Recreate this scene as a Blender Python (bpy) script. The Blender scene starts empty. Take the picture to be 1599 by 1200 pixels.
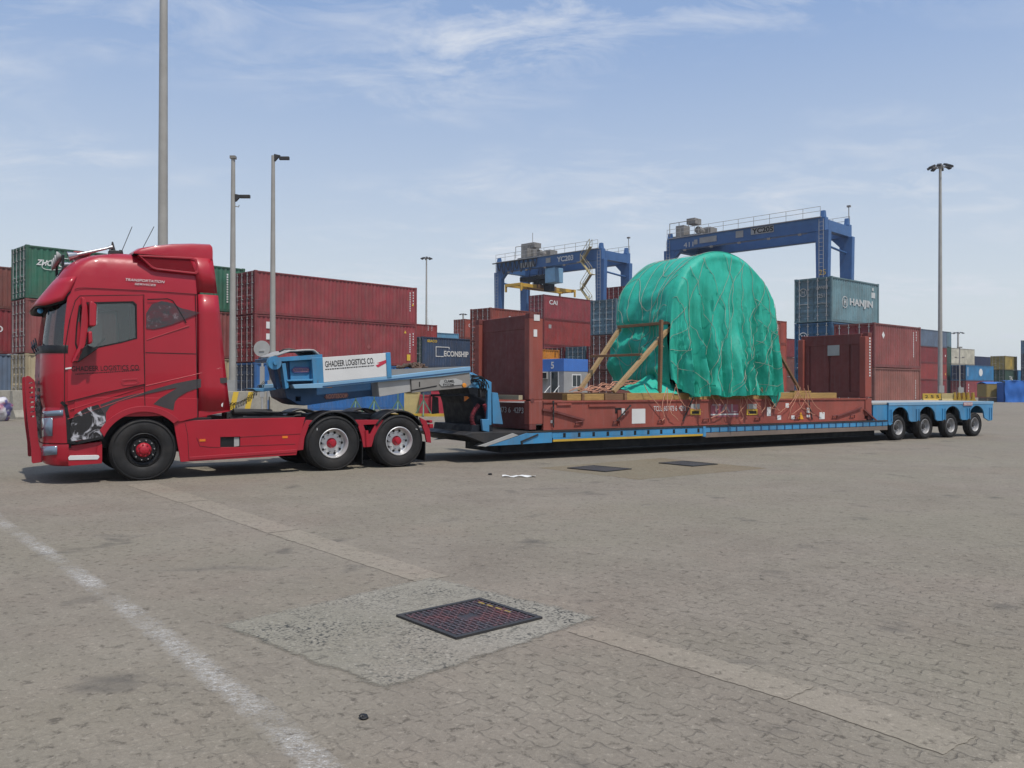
import bpy, bmesh, math, random
from mathutils import Vector, Matrix, noise
random.seed(7)
R = math.radians
scene = bpy.context.scene
COL = scene.collection
# ------------------------------------------------------------------ camera
F, PIT, ROL, CH = 1308.0, .0037, .002, 1.61
cp, sp, cr, sr = math.cos(PIT), math.sin(PIT), math.cos(ROL), math.sin(ROL)
FW = Vector((0, cp, sp)); r0 = Vector((1, 0, 0)); u0 = Vector((0, -sp, cp))
RT = cr*r0 + sr*u0; UP = cr*u0 - sr*r0
cam = bpy.data.cameras.new('camera'); co = bpy.data.objects.new('camera', cam); COL.objects.link(co)
cam.sensor_width = 36; cam.lens = F/1599*36; cam.clip_start = .1; cam.clip_end = 3000
M = Matrix((RT, UP, -FW)).transposed().to_4x4(); M.translation = Vector((0, 0, CH)); co.matrix_world = M
scene.camera = co
# ------------------------------------------------------------------ sky and sun
AZ, EL = R(146), R(64)
SUNV = Vector((math.sin(AZ)*math.cos(EL), math.cos(AZ)*math.cos(EL), math.sin(EL)))
w = bpy.data.worlds.new('World'); scene.world = w; w.use_nodes = True
nt = w.node_tree; N = nt.nodes; L = nt.links; N.clear()
def nd(t, **k):
    n = N.new(t)
    for a, b in k.items(): setattr(n, a, b)
    return n
sky = nd('ShaderNodeTexSky', sky_type='NISHITA', sun_disc=False, sun_elevation=EL, sun_rotation=AZ, altitude=0, air_density=1.0, dust_density=3.2, ozone_density=1.6)
tc = nd('ShaderNodeTexCoord'); sep = nd('ShaderNodeSeparateXYZ'); L.new(tc.outputs['Generated'], sep.inputs[0])
ad = nd('ShaderNodeMath', operation='ADD'); ad.inputs[1].default_value = .12; L.new(sep.outputs[2], ad.inputs[0])
dx = nd('ShaderNodeMath', operation='DIVIDE'); L.new(sep.outputs[0], dx.inputs[0]); L.new(ad.outputs[0], dx.inputs[1])
dy = nd('ShaderNodeMath', operation='DIVIDE'); L.new(sep.outputs[1], dy.inputs[0]); L.new(ad.outputs[0], dy.inputs[1])
cb = nd('ShaderNodeCombineXYZ'); L.new(dx.outputs[0], cb.inputs[0]); L.new(dy.outputs[0], cb.inputs[1])
mp = nd('ShaderNodeMapping'); mp.inputs['Rotation'].default_value = (0, 0, R(-38)); mp.inputs['Scale'].default_value = (.85, 1.35, 1); mp.inputs['Location'].default_value = (1.35, .2, 0)
L.new(cb.outputs[0], mp.inputs[0])
n1 = nd('ShaderNodeTexNoise'); n1.inputs['Scale'].default_value = 3.4; n1.inputs['Detail'].default_value = 11; n1.inputs['Roughness'].default_value = .66; n1.inputs['Distortion'].default_value = .5; L.new(mp.outputs[0], n1.inputs[0])
n2 = nd('ShaderNodeTexNoise'); n2.inputs['Scale'].default_value = .8; n2.inputs['Detail'].default_value = 3; L.new(mp.outputs[0], n2.inputs[0])
r1 = nd('ShaderNodeMapRange'); r1.inputs[1].default_value = .45; r1.inputs[2].default_value = .70; L.new(n1.outputs[0], r1.inputs[0])
r2 = nd('ShaderNodeMapRange'); r2.inputs[1].default_value = .43; r2.inputs[2].default_value = .60; L.new(n2.outputs[0], r2.inputs[0])
mm = nd('ShaderNodeMath', operation='MULTIPLY'); L.new(r1.outputs[0], mm.inputs[0]); L.new(r2.outputs[0], mm.inputs[1])
m3 = nd('ShaderNodeMath', operation='MULTIPLY'); L.new(mm.outputs[0], m3.inputs[0]); m3.inputs[1].default_value = .85
# pale haze band of the sky low down
hz = nd('ShaderNodeMapRange'); hz.inputs[1].default_value = .0; hz.inputs[2].default_value = .45; hz.inputs[3].default_value = .92; hz.inputs[4].default_value = .70; L.new(sep.outputs[2], hz.inputs[0])
mxh = nd('ShaderNodeMixRGB'); L.new(hz.outputs[0], mxh.inputs[0]); L.new(sky.outputs[0], mxh.inputs[1]); hc = nd('ShaderNodeMixRGB'); hf = nd('ShaderNodeMapRange'); hf.inputs[1].default_value = .02; hf.inputs[2].default_value = .40; L.new(sep.outputs[2], hf.inputs[0]); L.new(hf.outputs[0], hc.inputs[0]); hc.inputs[1].default_value = (5.3, 5.65, 5.65, 1); hc.inputs[2].default_value = (2.0, 2.95, 4.85, 1); L.new(hc.outputs[0], mxh.inputs[2])
mx = nd('ShaderNodeMixRGB'); L.new(m3.outputs[0], mx.inputs[0]); L.new(mxh.outputs[0], mx.inputs[1]); mx.inputs[2].default_value = (4.9, 5.15, 5.6, 1)
bg = nd('ShaderNodeBackground'); bg.inputs[1].default_value = .15; L.new(mx.outputs[0], bg.inputs[0])
wo = nd('ShaderNodeOutputWorld'); L.new(bg.outputs[0], wo.inputs[0])
sl = bpy.data.lights.new('sun', 'SUN'); sl.energy = 3.9; sl.angle = R(.8); sl.color = (1, .955, .88)
so = bpy.data.objects.new('sun', sl); COL.objects.link(so); so.rotation_euler = SUNV.to_track_quat('Z', 'Y').to_euler()
scene.view_settings.view_transform = 'Standard'; scene.view_settings.look = 'None'; scene.view_settings.exposure = 0; scene.view_settings.gamma = 1
scene.render.engine = 'CYCLES'
scene.cycles.max_bounces = 6; scene.cycles.transparent_max_bounces = 12
# ------------------------------------------------------------------ helpers
def frame_obj(name, loc, rz): # Empty at a thing's base
    o = bpy.data.objects.new(name, None); COL.objects.link(o); o.location = loc; o.rotation_euler = (0, 0, rz); o.empty_display_size = .3
    return o
def tag(o, label=None, cat=None, group=None, kind=None):
    if label: o['label'] = label
    if cat: o['category'] = cat
    if group: o['group'] = group
    if kind: o['kind'] = kind
    return o
def thing(name, label, cat, loc=(0, 0, 0), rz=0, group=None):
    return tag(frame_obj(name, loc, rz), label, cat, group)
def BM(): return bmesh.new()
def obj(name, bm, mat, parent=None, smooth=None, bev=0, loc=None, mats=None):
    me = bpy.data.meshes.new(name)
    bmesh.ops.recalc_face_normals(bm, faces=bm.faces)
    if smooth:
        for f in bm.faces: f.smooth = True
        for e in bm.edges:
            if len(e.link_faces) == 2 and e.calc_face_angle(0) > R(smooth): e.smooth = False
    bm.to_mesh(me); bm.free()
    for m in (mats or [mat]): me.materials.append(m)
    o = bpy.data.objects.new(name, me); COL.objects.link(o)
    if parent: o.parent = parent
    if loc: o.location = loc
    if bev:
        b = o.modifiers.new('b', 'BEVEL'); b.width = bev; b.segments = 2; b.limit_method = 'ANGLE'; b.angle_limit = R(40)
    return o
def box(bm, x0, x1, y0, y1, z0, z1, m=None, mi=0):
    v = [bm.verts.new(p) for p in ((x0, y0, z0), (x1, y0, z0), (x1, y1, z0), (x0, y1, z0), (x0, y0, z1), (x1, y0, z1), (x1, y1, z1), (x0, y1, z1))]
    if m is not None:
        for q in v: q.co = m @ q.co
    for f in ((0, 3, 2, 1), (4, 5, 6, 7), (0, 1, 5, 4), (1, 2, 6, 5), (2, 3, 7, 6), (3, 0, 4, 7)):
        bm.faces.new([v[i] for i in f]).material_index = mi
    return v
def beam(bm, p, q, w, h=None, roll=0):
    p = Vector(p); q = Vector(q); d = q-p; h = h or w
    m = Matrix.Translation(p) @ d.to_track_quat('X', 'Z').to_matrix().to_4x4() @ Matrix.Rotation(roll, 4, 'X')
    box(bm, 0, d.length, -w/2, w/2, -h/2, h/2, m)
def cyl(bm, p, q, r, r2=None, seg=16, caps=True):
    p = Vector(p); q = Vector(q); d = q-p; r2 = r if r2 is None else r2
    m = d.to_track_quat('Z', 'Y').to_matrix()
    A = []; B = []
    for i in range(seg):
        a = 2*math.pi*i/seg; c = Vector((math.cos(a), math.sin(a), 0))
        A.append(bm.verts.new(p + m @ (c*r))); B.append(bm.verts.new(q + m @ (c*r2)))
    for i in range(seg): bm.faces.new((A[i], A[(i+1) % seg], B[(i+1) % seg], B[i]))
    if caps: bm.faces.new(A[::-1]); bm.faces.new(B)
def tube(bm, pts, r, seg=6):
    pts = [Vector(p) for p in pts]; rings = []
    for i, p in enumerate(pts):
        d = pts[min(i+1, len(pts)-1)] - pts[max(i-1, 0)]
        if d.length < 1e-6: d = Vector((0, 0, 1))
        m = d.to_track_quat('Z', 'Y').to_matrix()
        rings.append([bm.verts.new(p + m @ Vector((math.cos(2*math.pi*k/seg)*r, math.sin(2*math.pi*k/seg)*r, 0))) for k in range(seg)])
    for a, b in zip(rings, rings[1:]):
        # pick the best alignment so that tubes do not twist
        best = min(range(seg), key=lambda s: sum((a[k].co-b[(k+s) % seg].co).length for k in (0, seg//2)))
        for k in range(seg): bm.faces.new((a[k], a[(k+1) % seg], b[(k+1+best) % seg], b[(k+best) % seg]))
        b[:] = b[best:]+b[:best]
    bm.faces.new(rings[0][::-1]); bm.faces.new(rings[-1])
def prism(bm, pts, y0, y1, holes=()): # polygon in X,Z extruded along Y
    es = []; loops = [pts]+list(holes)
    for lp in loops:
        vs = [bm.verts.new((x, y0, z)) for x, z in lp]
        for i in range(len(vs)): es.append(bm.edges.new((vs[i], vs[(i+1) % len(vs)])))
    r = bmesh.ops.triangle_fill(bm, edges=es, use_beauty=True)
    fs = [g for g in r['geom'] if isinstance(g, bmesh.types.BMFace)]
    e = bmesh.ops.extrude_face_region(bm, geom=fs)
    for g in e['geom']:
        if isinstance(g, bmesh.types.BMVert): g.co.y = y1
    return fs
def lathe(bm, prof, c, seg=40, axis='Y', closed=False, cap=True): # prof: (y, r)
    rings = []
    for (y, r) in prof:
        ring = []
        for i in range(seg):
            a = 2*math.pi*i/seg
            if axis == 'Y': ring.append(bm.verts.new((c[0]+r*math.cos(a), c[1]+y, c[2]+r*math.sin(a))))
            else: ring.append(bm.verts.new((c[0]+r*math.cos(a), c[1]+r*math.sin(a), c[2]+y)))
        rings.append(ring)
    prs = list(zip(rings, rings[1:])) + ([(rings[-1], rings[0])] if closed else [])
    for a, b in prs:
        for i in range(seg): bm.faces.new((a[i], a[(i+1) % seg], b[(i+1) % seg], b[i]))
    if not closed and cap:
        if prof[0][1] > .001: bm.faces.new(rings[0])
        if prof[-1][1] > .001: bm.faces.new(rings[-1][::-1])
    return rings
def grid_mesh(bm, rows, close=False, skip=None, mi=0):
    V = [[bm.verts.new(p) for p in r] for r in rows]
    for i in range(len(V)-1):
        n = len(V[i])
        for j in range(n if close else n-1):
            if skip and skip(i, j): continue
            try: bm.faces.new((V[i][j], V[i][(j+1) % n], V[i+1][(j+1) % n], V[i+1][j])).material_index = mi
            except ValueError: pass
    return V
def text(name, s, parent, loc, h, mat, rot=(math.pi/2, 0, 0), width=None, bold=0, ext=.002, align='LEFT', shear=0, space=1):
    cu = bpy.data.curves.new('t', 'FONT'); cu.body = s; cu.size = 1; cu.extrude = ext; cu.offset = bold; cu.shear = shear; cu.resolution_u = 3; cu.space_character = space
    to = bpy.data.objects.new('t', cu); COL.objects.link(to)
    bpy.context.view_layer.update()
    me = bpy.data.meshes.new_from_object(to.evaluated_get(bpy.context.evaluated_depsgraph_get()))
    bpy.data.objects.remove(to); bpy.data.curves.remove(cu)
    xs = [v.co.x for v in me.vertices]; ys = [v.co.y for v in me.vertices]
    x0, x1, y0, y1 = min(xs), max(xs), min(ys), max(ys)
    sy = h/(y1-y0); sx = (width/(x1-x0)) if width else sy
    for v in me.vertices: v.co.x = (v.co.x-x0)*sx; v.co.y = (v.co.y-y0)*sy
    if align == 'CENTER':
        wd = (x1-x0)*sx
        for v in me.vertices: v.co.x -= wd/2
    me.materials.append(mat); me.name = name
    o = bpy.data.objects.new(name, me); COL.objects.link(o); o.parent = parent; o.location = loc; o.rotation_euler = rot
    return o
# ------------------------------------------------------------------ materials
def newmat(name):
    m = bpy.data.materials.new(name); m.use_nodes = True; t = m.node_tree; b = t.nodes['Principled BSDF']
    return m, t, b
def mixc(t, fac, a, b, mode='MIX'):
    n = t.nodes.new('ShaderNodeMixRGB'); n.blend_type = mode
    for i, v in ((0, fac), (1, a), (2, b)):
        if hasattr(v, 'is_linked') or isinstance(v, bpy.types.NodeSocket): t.links.new(v, n.inputs[i])
        else: n.inputs[i].default_value = v if i == 0 else (*v[:3], 1)
    return n.outputs[0]
def noi(t, scale, detail=4, rough=.6, sc=(1, 1, 1), coord='Object', dist=0, rot=(0, 0, 0)):
    c = t.nodes.new('ShaderNodeTexCoord'); mp = t.nodes.new('ShaderNodeMapping'); mp.inputs['Scale'].default_value = sc; mp.inputs['Rotation'].default_value = rot
    t.links.new(c.outputs[coord], mp.inputs[0]); n = t.nodes.new('ShaderNodeTexNoise')
    n.inputs['Scale'].default_value = scale; n.inputs['Detail'].default_value = detail; n.inputs['Roughness'].default_value = rough; n.inputs['Distortion'].default_value = dist
    t.links.new(mp.outputs[0], n.inputs[0]); return n.outputs[0]
def ramp(t, v, a, b, lo=0, hi=1):
    n = t.nodes.new('ShaderNodeMapRange'); n.inputs[1].default_value = a; n.inputs[2].default_value = b; n.inputs[3].default_value = lo; n.inputs[4].default_value = hi
    t.links.new(v, n.inputs[0]); return n.outputs[0]
def math_(t, op, a, b=None):
    n = t.nodes.new('ShaderNodeMath'); n.operation = op
    for i, v in enumerate((a, b)):
        if v is None: continue
        if isinstance(v, (int, float)): n.inputs[i].default_value = v
        else: t.links.new(v, n.inputs[i])
    return n.outputs[0]
def bump(t, b, h, strength=.3, dist=.01):
    n = t.nodes.new('ShaderNodeBump'); n.inputs['Strength'].default_value = strength; n.inputs['Distance'].default_value = dist
    t.links.new(h, n.inputs['Height']); t.links.new(n.outputs[0], b.inputs['Normal'])
CACHE = {}
def paint(col, rough=.4, dirt=.25, metal=0, coat=0, dcol=(.16, .13, .1), sc=2.5, streak=False, bmp=0):
    key = (col, rough, dirt, metal, coat, streak, bmp, dcol)
    if key in CACHE: return CACHE[key]
    m, t, b = newmat('paint')
    a = noi(t, sc, 6, .65, sc=(1, 1, .35) if streak else (1, 1, 1)); f = ramp(t, a, .42, .72, 0, dirt)
    base = mixc(t, ramp(t, noi(t, .7, 3), .3, .7), tuple(c*(.74 if streak else .86) for c in col), tuple(min(1, c*(1.16 if streak else 1.08)) for c in col))
    c = mixc(t, f, base, dcol)
    if streak:
        s = noi(t, 7, 5, .7, sc=(1, 1, .06)); c = mixc(t, ramp(t, s, .54, .76, 0, dirt*1.5), c, tuple(min(1, q*.5+.13) for q in col))
        s2 = noi(t, 12, 6, .75, sc=(1, 1, .5)); c = mixc(t, ramp(t, s2, .62, .69, 0, .85), c, (.13, .06, .035))
    t.links.new(c, b.inputs['Base Color'])
    t.links.new(ramp(t, noi(t, 6, 4), .3, .7, rough*.8, min(1, rough*1.3)), b.inputs['Roughness'])
    b.inputs['Specular IOR Level'].default_value = .38 if not metal else .5; b.inputs['Metallic'].default_value = metal; b.inputs['Coat Weight'].default_value = coat; b.inputs['Coat Roughness'].default_value = .035
    if bmp: bump(t, b, noi(t, 30, 5), bmp, .01)
    CACHE[key] = m; return m
def plain(col, rough=.5, metal=0, emit=None):
    return paint(col, rough, .08, metal)
RED = paint((.42, .008, .024), .38, .07, coat=.3, dcol=(.27, .03, .035))
RED2 = paint((.38, .012, .028), .42, .14, coat=.15, dcol=(.22, .06, .06))
BLACK = paint((.007, .007, .008), .5, .2, dcol=(.035, .03, .027))
DARKM = paint((.03, .03, .033), .55, .4, dcol=(.09, .075, .06))
RUBBER = paint((.013, .013, .014), .7, .4, dcol=(.06, .052, .044), bmp=.15)
TYREMARK = paint((.5, .5, .48), .6, .1)
CHROME = paint((.62, .62, .63), .25, .1, metal=.9)
ALLOY = paint((.78, .78, .78), .38, .18, metal=.55, dcol=(.2, .17, .14))
SILVER = paint((.46, .46, .47), .45, .3, metal=.3)
BLUE = paint((.06, .30, .57), .45, .5, dcol=(.12, .14, .15), streak=True)
LBLUE = paint((.22, .43, .63), .5, .3, dcol=(.25, .28, .3))
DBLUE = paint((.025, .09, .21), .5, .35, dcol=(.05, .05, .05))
NAVY_SHADED = paint((.007, .011, .019), .6, .2, dcol=(.02, .022, .025))  # near-black navy, the shade on the neck leg is put into this colour
GREY = paint((.27, .255, .235), .55, .3, dcol=(.14, .11, .09))
LGREY = paint((.42, .42, .41), .6, .3, dcol=(.25, .23, .2))
WHITE = paint((.78, .78, .77), .5, .12, dcol=(.5, .47, .42))
YELLOW = paint((.62, .40, .04), .6, .35)
AMBER = paint((.8, .22, .02), .3, .05)
ORANGE = paint((.75, .28, .03), .55, .2)
WOOD = None
def wood(col, nm):
    m, t, b = newmat(nm)
    g = noi(t, 6, 6, .65, sc=(1, 9, 9), dist=.6); g2 = noi(t, 1.1, 3)
    c = mixc(t, ramp(t, g, .3, .7), tuple(q*.62 for q in col), tuple(min(1, q*1.15) for q in col)); c = mixc(t, ramp(t, g2, .35, .7, 0, .45), c, tuple(q*.5 for q in col))
    t.links.new(c, b.inputs['Base Color']); b.inputs['Roughness'].default_value = .8; bump(t, b, g, .4, .01); return m
WOODL = wood((.50, .33, .16), 'pale_timber'); WOODD = wood((.26, .14, .07), 'dark_timber'); WOODY = wood((.5, .31, .1), 'yellow_timber')
RACK = paint((.34, .082, .06), .6, .28, dcol=(.16, .07, .05), streak=True, bmp=.1)
RACKD = paint((.19, .048, .042), .65, .25, dcol=(.1, .05, .045), streak=True, bmp=.1)
def concrete(col, nm, sc=4, k=.3):
    m, t, b = newmat(nm)
    a = noi(t, sc, 8, .7); f = noi(t, 60, 3)
    c = mixc(t, ramp(t, a, .3, .7), tuple(q*(1-k) for q in col), tuple(min(1, q*(1+k*.5)) for q in col)); c = mixc(t, ramp(t, f, .35, .65, 0, .35), c, tuple(q*.6 for q in col))
    t.links.new(c, b.inputs['Base Color']); b.inputs['Roughness'].default_value = .9; bump(t, b, f, .35, .004); return m
CONC = concrete((.40, .37, .31), 'barrier_concrete'); PADM = concrete((.30, .28, .25), 'pad_concrete')
def glassmat():
    m = bpy.data.materials.new('cab_glass'); m.use_nodes = True; t = m.node_tree; t.nodes.clear()
    o = t.nodes.new('ShaderNodeOutputMaterial'); mx = t.nodes.new('ShaderNodeMixShader'); tr = t.nodes.new('ShaderNodeBsdfTransparent'); gl = t.nodes.new('ShaderNodeBsdfGlossy'); fr = t.nodes.new('ShaderNodeFresnel')
    fr.inputs[0].default_value = 1.5; tr.inputs[0].default_value = (.60, .68, .68, 1); gl.inputs['Roughness'].default_value = .02
    f = ramp(t, fr.outputs[0], 0, 1, .07, 1.0)
    t.links.new(f, mx.inputs[0]); t.links.new(tr.outputs[0], mx.inputs[1]); t.links.new(gl.outputs[0], mx.inputs[2]); t.links.new(mx.outputs[0], o.inputs[0]); return m
GLASS = glassmat()
DGLASS = paint((.03, .04, .045), .08, .05)
LENS = paint((.18, .24, .32), .1, .1, coat=.8)
# ------------------------------------------------------------------ ground
SD = Vector((1.37, -1.55, 0)).normalized(); SANG = math.atan2(SD.y, SD.x)
def ground_mat(name, kind):
    m, t, b = newmat(name)
    big = noi(t, .09, 5, .6); med = noi(t, .7, 7, .68, dist=.4); fin = noi(t, 38, 4, .7); grit = noi(t, 150, 2, .8); blot = noi(t, 2.6, 6, .6, sc=(1, 1.6, 1), dist=.8)
    A, B = (.225, .193, .156), (.330, .292, .240)
    if kind == 'patch': A, B = (.285, .262, .218), (.45, .42, .362)
    if kind == 'strip': A, B = (.27, .232, .185), (.37, .325, .265)
    if kind == 'sand': A, B = (.185, .145, .095), (.26, .21, .145)
    c = mixc(t, ramp(t, med, .3, .7), A, B)
    c = mixc(t, ramp(t, big, .35, .65, 0, .35), c, tuple(q*.82 for q in A))
    c = mixc(t, ramp(t, blot, .57, .72, 0, .45), c, tuple(q*.62 for q in A))
    c = mixc(t, ramp(t, noi(t, .5, 4, rot=(0, 0, 1)), .5, .7, 0, .32), c, (.30, .22, .175)); c = mixc(t, ramp(t, noi(t, .22, 4, rot=(0, 0, 2)), .42, .60, 0, .55), c, (.25, .235, .175))
    c = mixc(t, ramp(t, fin, .3, .7, 0, .5), c, tuple(q*.66 for q in A)); c = mixc(t, ramp(t, grit, .58, .72, 0, .6), c, tuple(q*1.5 for q in B))
    pit = noi(t, 13, 6, .72, dist=.4); c = mixc(t, ramp(t, pit, .55, .64, 0, .75), c, tuple(q*.42 for q in A)); pit2 = noi(t, 26, 5, .7, rot=(0, 0, 2)); c = mixc(t, ramp(t, pit2, .56, .68, 0, .6), c, tuple(min(1, q*1.2) for q in B))
    h = fin
    if kind == 'ground':
        # distance-free paver joints: brick pattern with zigzag edges, mostly filled with sand
        cc = t.nodes.new('ShaderNodeTexCoord'); mp = t.nodes.new('ShaderNodeMapping'); mp.inputs['Rotation'].default_value = (0, 0, -SANG)
        t.links.new(cc.outputs['Object'], mp.inputs[0]); sx = t.nodes.new('ShaderNodeSeparateXYZ'); t.links.new(mp.outputs[0], sx.inputs[0])
        def wob(s, k, am): return math_(t, 'MULTIPLY', math_(t, 'SINE', math_(t, 'MULTIPLY', s, k)), am)
        X = math_(t, 'ADD', sx.outputs[0], wob(sx.outputs[1], 56.5, .007)); Y = math_(t, 'ADD', sx.outputs[1], wob(sx.outputs[0], 56.5, .006))
        cx = t.nodes.new('ShaderNodeCombineXYZ'); t.links.new(X, cx.inputs[0]); t.links.new(Y, cx.inputs[1])
        br = t.nodes.new('ShaderNodeTexBrick'); br.inputs['Scale'].default_value = 1; br.inputs['Brick Width'].default_value = .225; br.inputs['Row Height'].default_value = .1125
        br.inputs['Mortar Size'].default_value = .006; br.inputs['Mortar Smooth'].default_value = .4; t.links.new(cx.outputs[0], br.inputs['Vector'])
        wear = ramp(t, noi(t, 11, 5, .7), .44, .56); gx = t.nodes.new('ShaderNodeVectorMath'); gx.operation = 'DISTANCE'; gx.inputs[1].default_value = (4.2, 3.6, 0); t.links.new(cc.outputs['Object'], gx.inputs[0]); region = math_(t, 'MULTIPLY', ramp(t, gx.outputs['Value'], 3.2, 7.5, 1, .08), ramp(t, noi(t, .8, 3), .3, .5, .35, 1))
        j = math_(t, 'MULTIPLY', br.outputs['Fac'], math_(t, 'MULTIPLY', wear, region))
        c = mixc(t, math_(t, 'MULTIPLY', j, .55), c, (.10, .088, .075))
        br.inputs['Color1'].default_value = (.9, .9, .9, 1); br.inputs['Color2'].default_value = (1.05, 1.05, 1.05, 1); br.inputs['Mortar'].default_value = (1, 1, 1, 1)
        c = mixc(t, .5, c, mixc(t, 1.0, c, br.outputs['Color'], 'MULTIPLY'))
        # oil spots
        oil = noi(t, 1.1, 4, .55, sc=(1, 1, 1), dist=.3, rot=(0, 0, .5)); c = mixc(t, ramp(t, oil, .63, .72, 0, .6), c, (.085, .078, .072)); sc_ = noi(t, .8, 6, .7, sc=(.35, 2.6, 1), dist=.5, rot=(0, 0, 1.9)); c = mixc(t, ramp(t, sc_, .62, .72, 0, .5), c, (.12, .108, .097))
        n = t.nodes.new('ShaderNodeMath'); n.operation = 'SUBTRACT'; t.links.new(math_(t, 'ADD', fin, math_(t, 'MULTIPLY', pit2, 1.4)), n.inputs[0]); t.links.new(j, n.inputs[1]); h = n.outputs[0]
    if kind == 'patch':
        v = t.nodes.new('ShaderNodeTexVoronoi'); v.inputs['Scale'].default_value = 55; c0 = t.nodes.new('ShaderNodeTexCoord'); t.links.new(c0.outputs['Object'], v.inputs[0])
        k = math_(t, 'MULTIPLY', ramp(t, v.outputs['Distance'], .55, .8), ramp(t, noi(t, 1.6, 3), .40, .60, .15, 1)); c = mixc(t, k, c, (.07, .07, .065)); h = v.outputs['Distance']
    t.links.new(c, b.inputs['Base Color']); b.inputs['Roughness'].default_value = .92; b.inputs['Specular IOR Level'].default_value = .25
    bump(t, b, h, .8, .006); return m
bm = BM(); box(bm, -900, 900, -300, 1500, -1, 0)
tag(obj('ground', bm, ground_mat('yard_paving', 'ground')), kind='structure')
def sheet(name, pts, mat, z, jag=.02, seed=0, kind='structure', n=10, sub=.025):
    bm = BM(); out = []
    for i in range(len(pts)):
        a = Vector((*pts[i], 0)); b = Vector((*pts[(i+1) % len(pts)], 0)); k = max(1, int((b-a).length/sub)); nn = Vector((-(b-a).y, (b-a).x, 0)).normalized()
        for q in range(k):
            p = a.lerp(b, q/k); out.append(p + nn*jag*(noise.noise(p*3.1+Vector((seed, 0, 0)))*1.4+noise.noise(p*19+Vector((seed, 0, 0)))*1.1+noise.noise(p*50)*.5))
    vs = [bm.verts.new((p.x, p.y, 0)) for p in out]; es = [bm.edges.new((vs[i], vs[(i+1) % len(vs)])) for i in range(len(vs))]
    r = bmesh.ops.triangle_fill(bm, edges=es, use_beauty=True)
    for f in bm.faces:
        if f.normal.z < 0: f.normal_flip()
    me = bpy.data.meshes.new(name); bm.to_mesh(me); bm.free(); me.materials.append(mat)
    o = bpy.data.objects.new(name, me); COL.objects.link(o); o.location.z = z
    if kind: o['kind'] = kind
    return o
STRIP = ground_mat('strip_concrete', 'strip'); PATCH = ground_mat('patch_concrete', 'patch'); SAND = ground_mat('sandy_concrete', 'sand')
def strip(a, b, wd0, wd1, seed):
    a = Vector((*a, 0)); b = Vector((*b, 0)); n = Vector((-(b-a).y, (b-a).x, 0)).normalized()
    # the joint against the pavers reads as a thin dark line: a sheet just under the strip
    for nm, ex, mt, z in (('strip_joint', .004, JOINT, .0012), ('concrete_strip', 0, STRIP, .0028)):
        sheet(nm, [(p.x, p.y) for p in (a-n*(wd0/2+ex), b-n*(wd1/2+ex), b+n*(wd1/2+ex), a+n*(wd0/2+ex))], mt, z, .010, seed)
JOINT = paint((.14, .12, .095), .9, .5, dcol=(.2, .17, .13))
strip((-6.13, 13.83), (-4.45, 11.75), .46, .42, 1); strip((-4.42, 11.72), (-2.55, 9.33), .40, .36, 2); strip((-2.53, 9.30), (-.66, 7.02), .36, .33, 3)
strip((.47, 5.60), (1.52, 4.42), .25, .29, 4); strip((1.54, 4.40), (2.02, 3.78), .30, .32, 5); strip((2.10, 3.62), (3.0, 2.5), .33, .33, 6)
pt_ = PATCH.node_tree; xc = pt_.nodes.new('ShaderNodeTexCoord'); xs_ = pt_.nodes.new('ShaderNodeSeparateXYZ'); pt_.links.new(xc.outputs['Object'], xs_.inputs[0])
ea = math_(pt_, 'SUBTRACT', .97, math_(pt_, 'ABSOLUTE', xs_.outputs[0])); eb = math_(pt_, 'SUBTRACT', .90, math_(pt_, 'ABSOLUTE', xs_.outputs[1]))
ed = math_(pt_, 'ADD', math_(pt_, 'MINIMUM', ea, eb), math_(pt_, 'MULTIPLY', math_(pt_, 'SUBTRACT', noi(pt_, 5, 8, .75), .5), .22))
pt_.links.new(ramp(pt_, ed, 0, .05, 0, .93), pt_.nodes['Principled BSDF'].inputs['Alpha'])
bm = BM(); vs = [bm.verts.new(p) for p in ((-1.05, -1.0, 0), (1.05, -1.0, 0), (1.05, 1.0, 0), (-1.05, 1.0, 0))]; bm.faces.new(vs)
o = obj('concrete_patch', bm, PATCH, loc=(-.675, 5.76, .0045)); o.rotation_euler.z = R(47.4); tag(o, kind='structure')
sheet('sandy_patch', [(.5, 16.7), (2.2, 14.6), (5.1, 16.7), (3.4, 19.1)], SAND, .002, .03, 9)
# worn white line
m, t, b = newmat('worn_line_paint')
f1 = noi(t, 22, 9, .8); f2 = noi(t, 1.5, 4); f3 = noi(t, 90, 3)
uvn = t.nodes.new('ShaderNodeUVMap'); su = t.nodes.new('ShaderNodeSeparateXYZ'); t.links.new(uvn.outputs[0], su.inputs[0])
e_ = math_(t, 'MULTIPLY', math_(t, 'ABSOLUTE', math_(t, 'SUBTRACT', su.outputs[0], .5)), 2.0)
e_ = ramp(t, math_(t, 'ADD', e_, math_(t, 'MULTIPLY', math_(t, 'SUBTRACT', noi(t, 7, 6, .7), .5), 1.6)), .35, 1.05, 1, 0)
al = math_(t, 'MULTIPLY', ramp(t, f1, .40, .62), ramp(t, f2, .38, .66, .08, 1)); al = math_(t, 'MULTIPLY', math_(t, 'MULTIPLY', al, e_), ramp(t, f3, .35, .6, .25, 1))
t.links.new(mixc(t, f3, (.68, .66, .63), (.85, .84, .81)), b.inputs['Base Color']); b.inputs['Roughness'].default_value = .9
t.links.new(al, b.inputs['Alpha'])
cl = [(-9.6, 14.6), (-6.2, 10.1), (-3.85, 7.35), (-2.5, 5.72), (-1.22, 4.12), (-.84, 3.58), (-.1, 2.6)]; bm = BM(); uvl = bm.loops.layers.uv.new('UVMap'); pr_ = []
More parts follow.
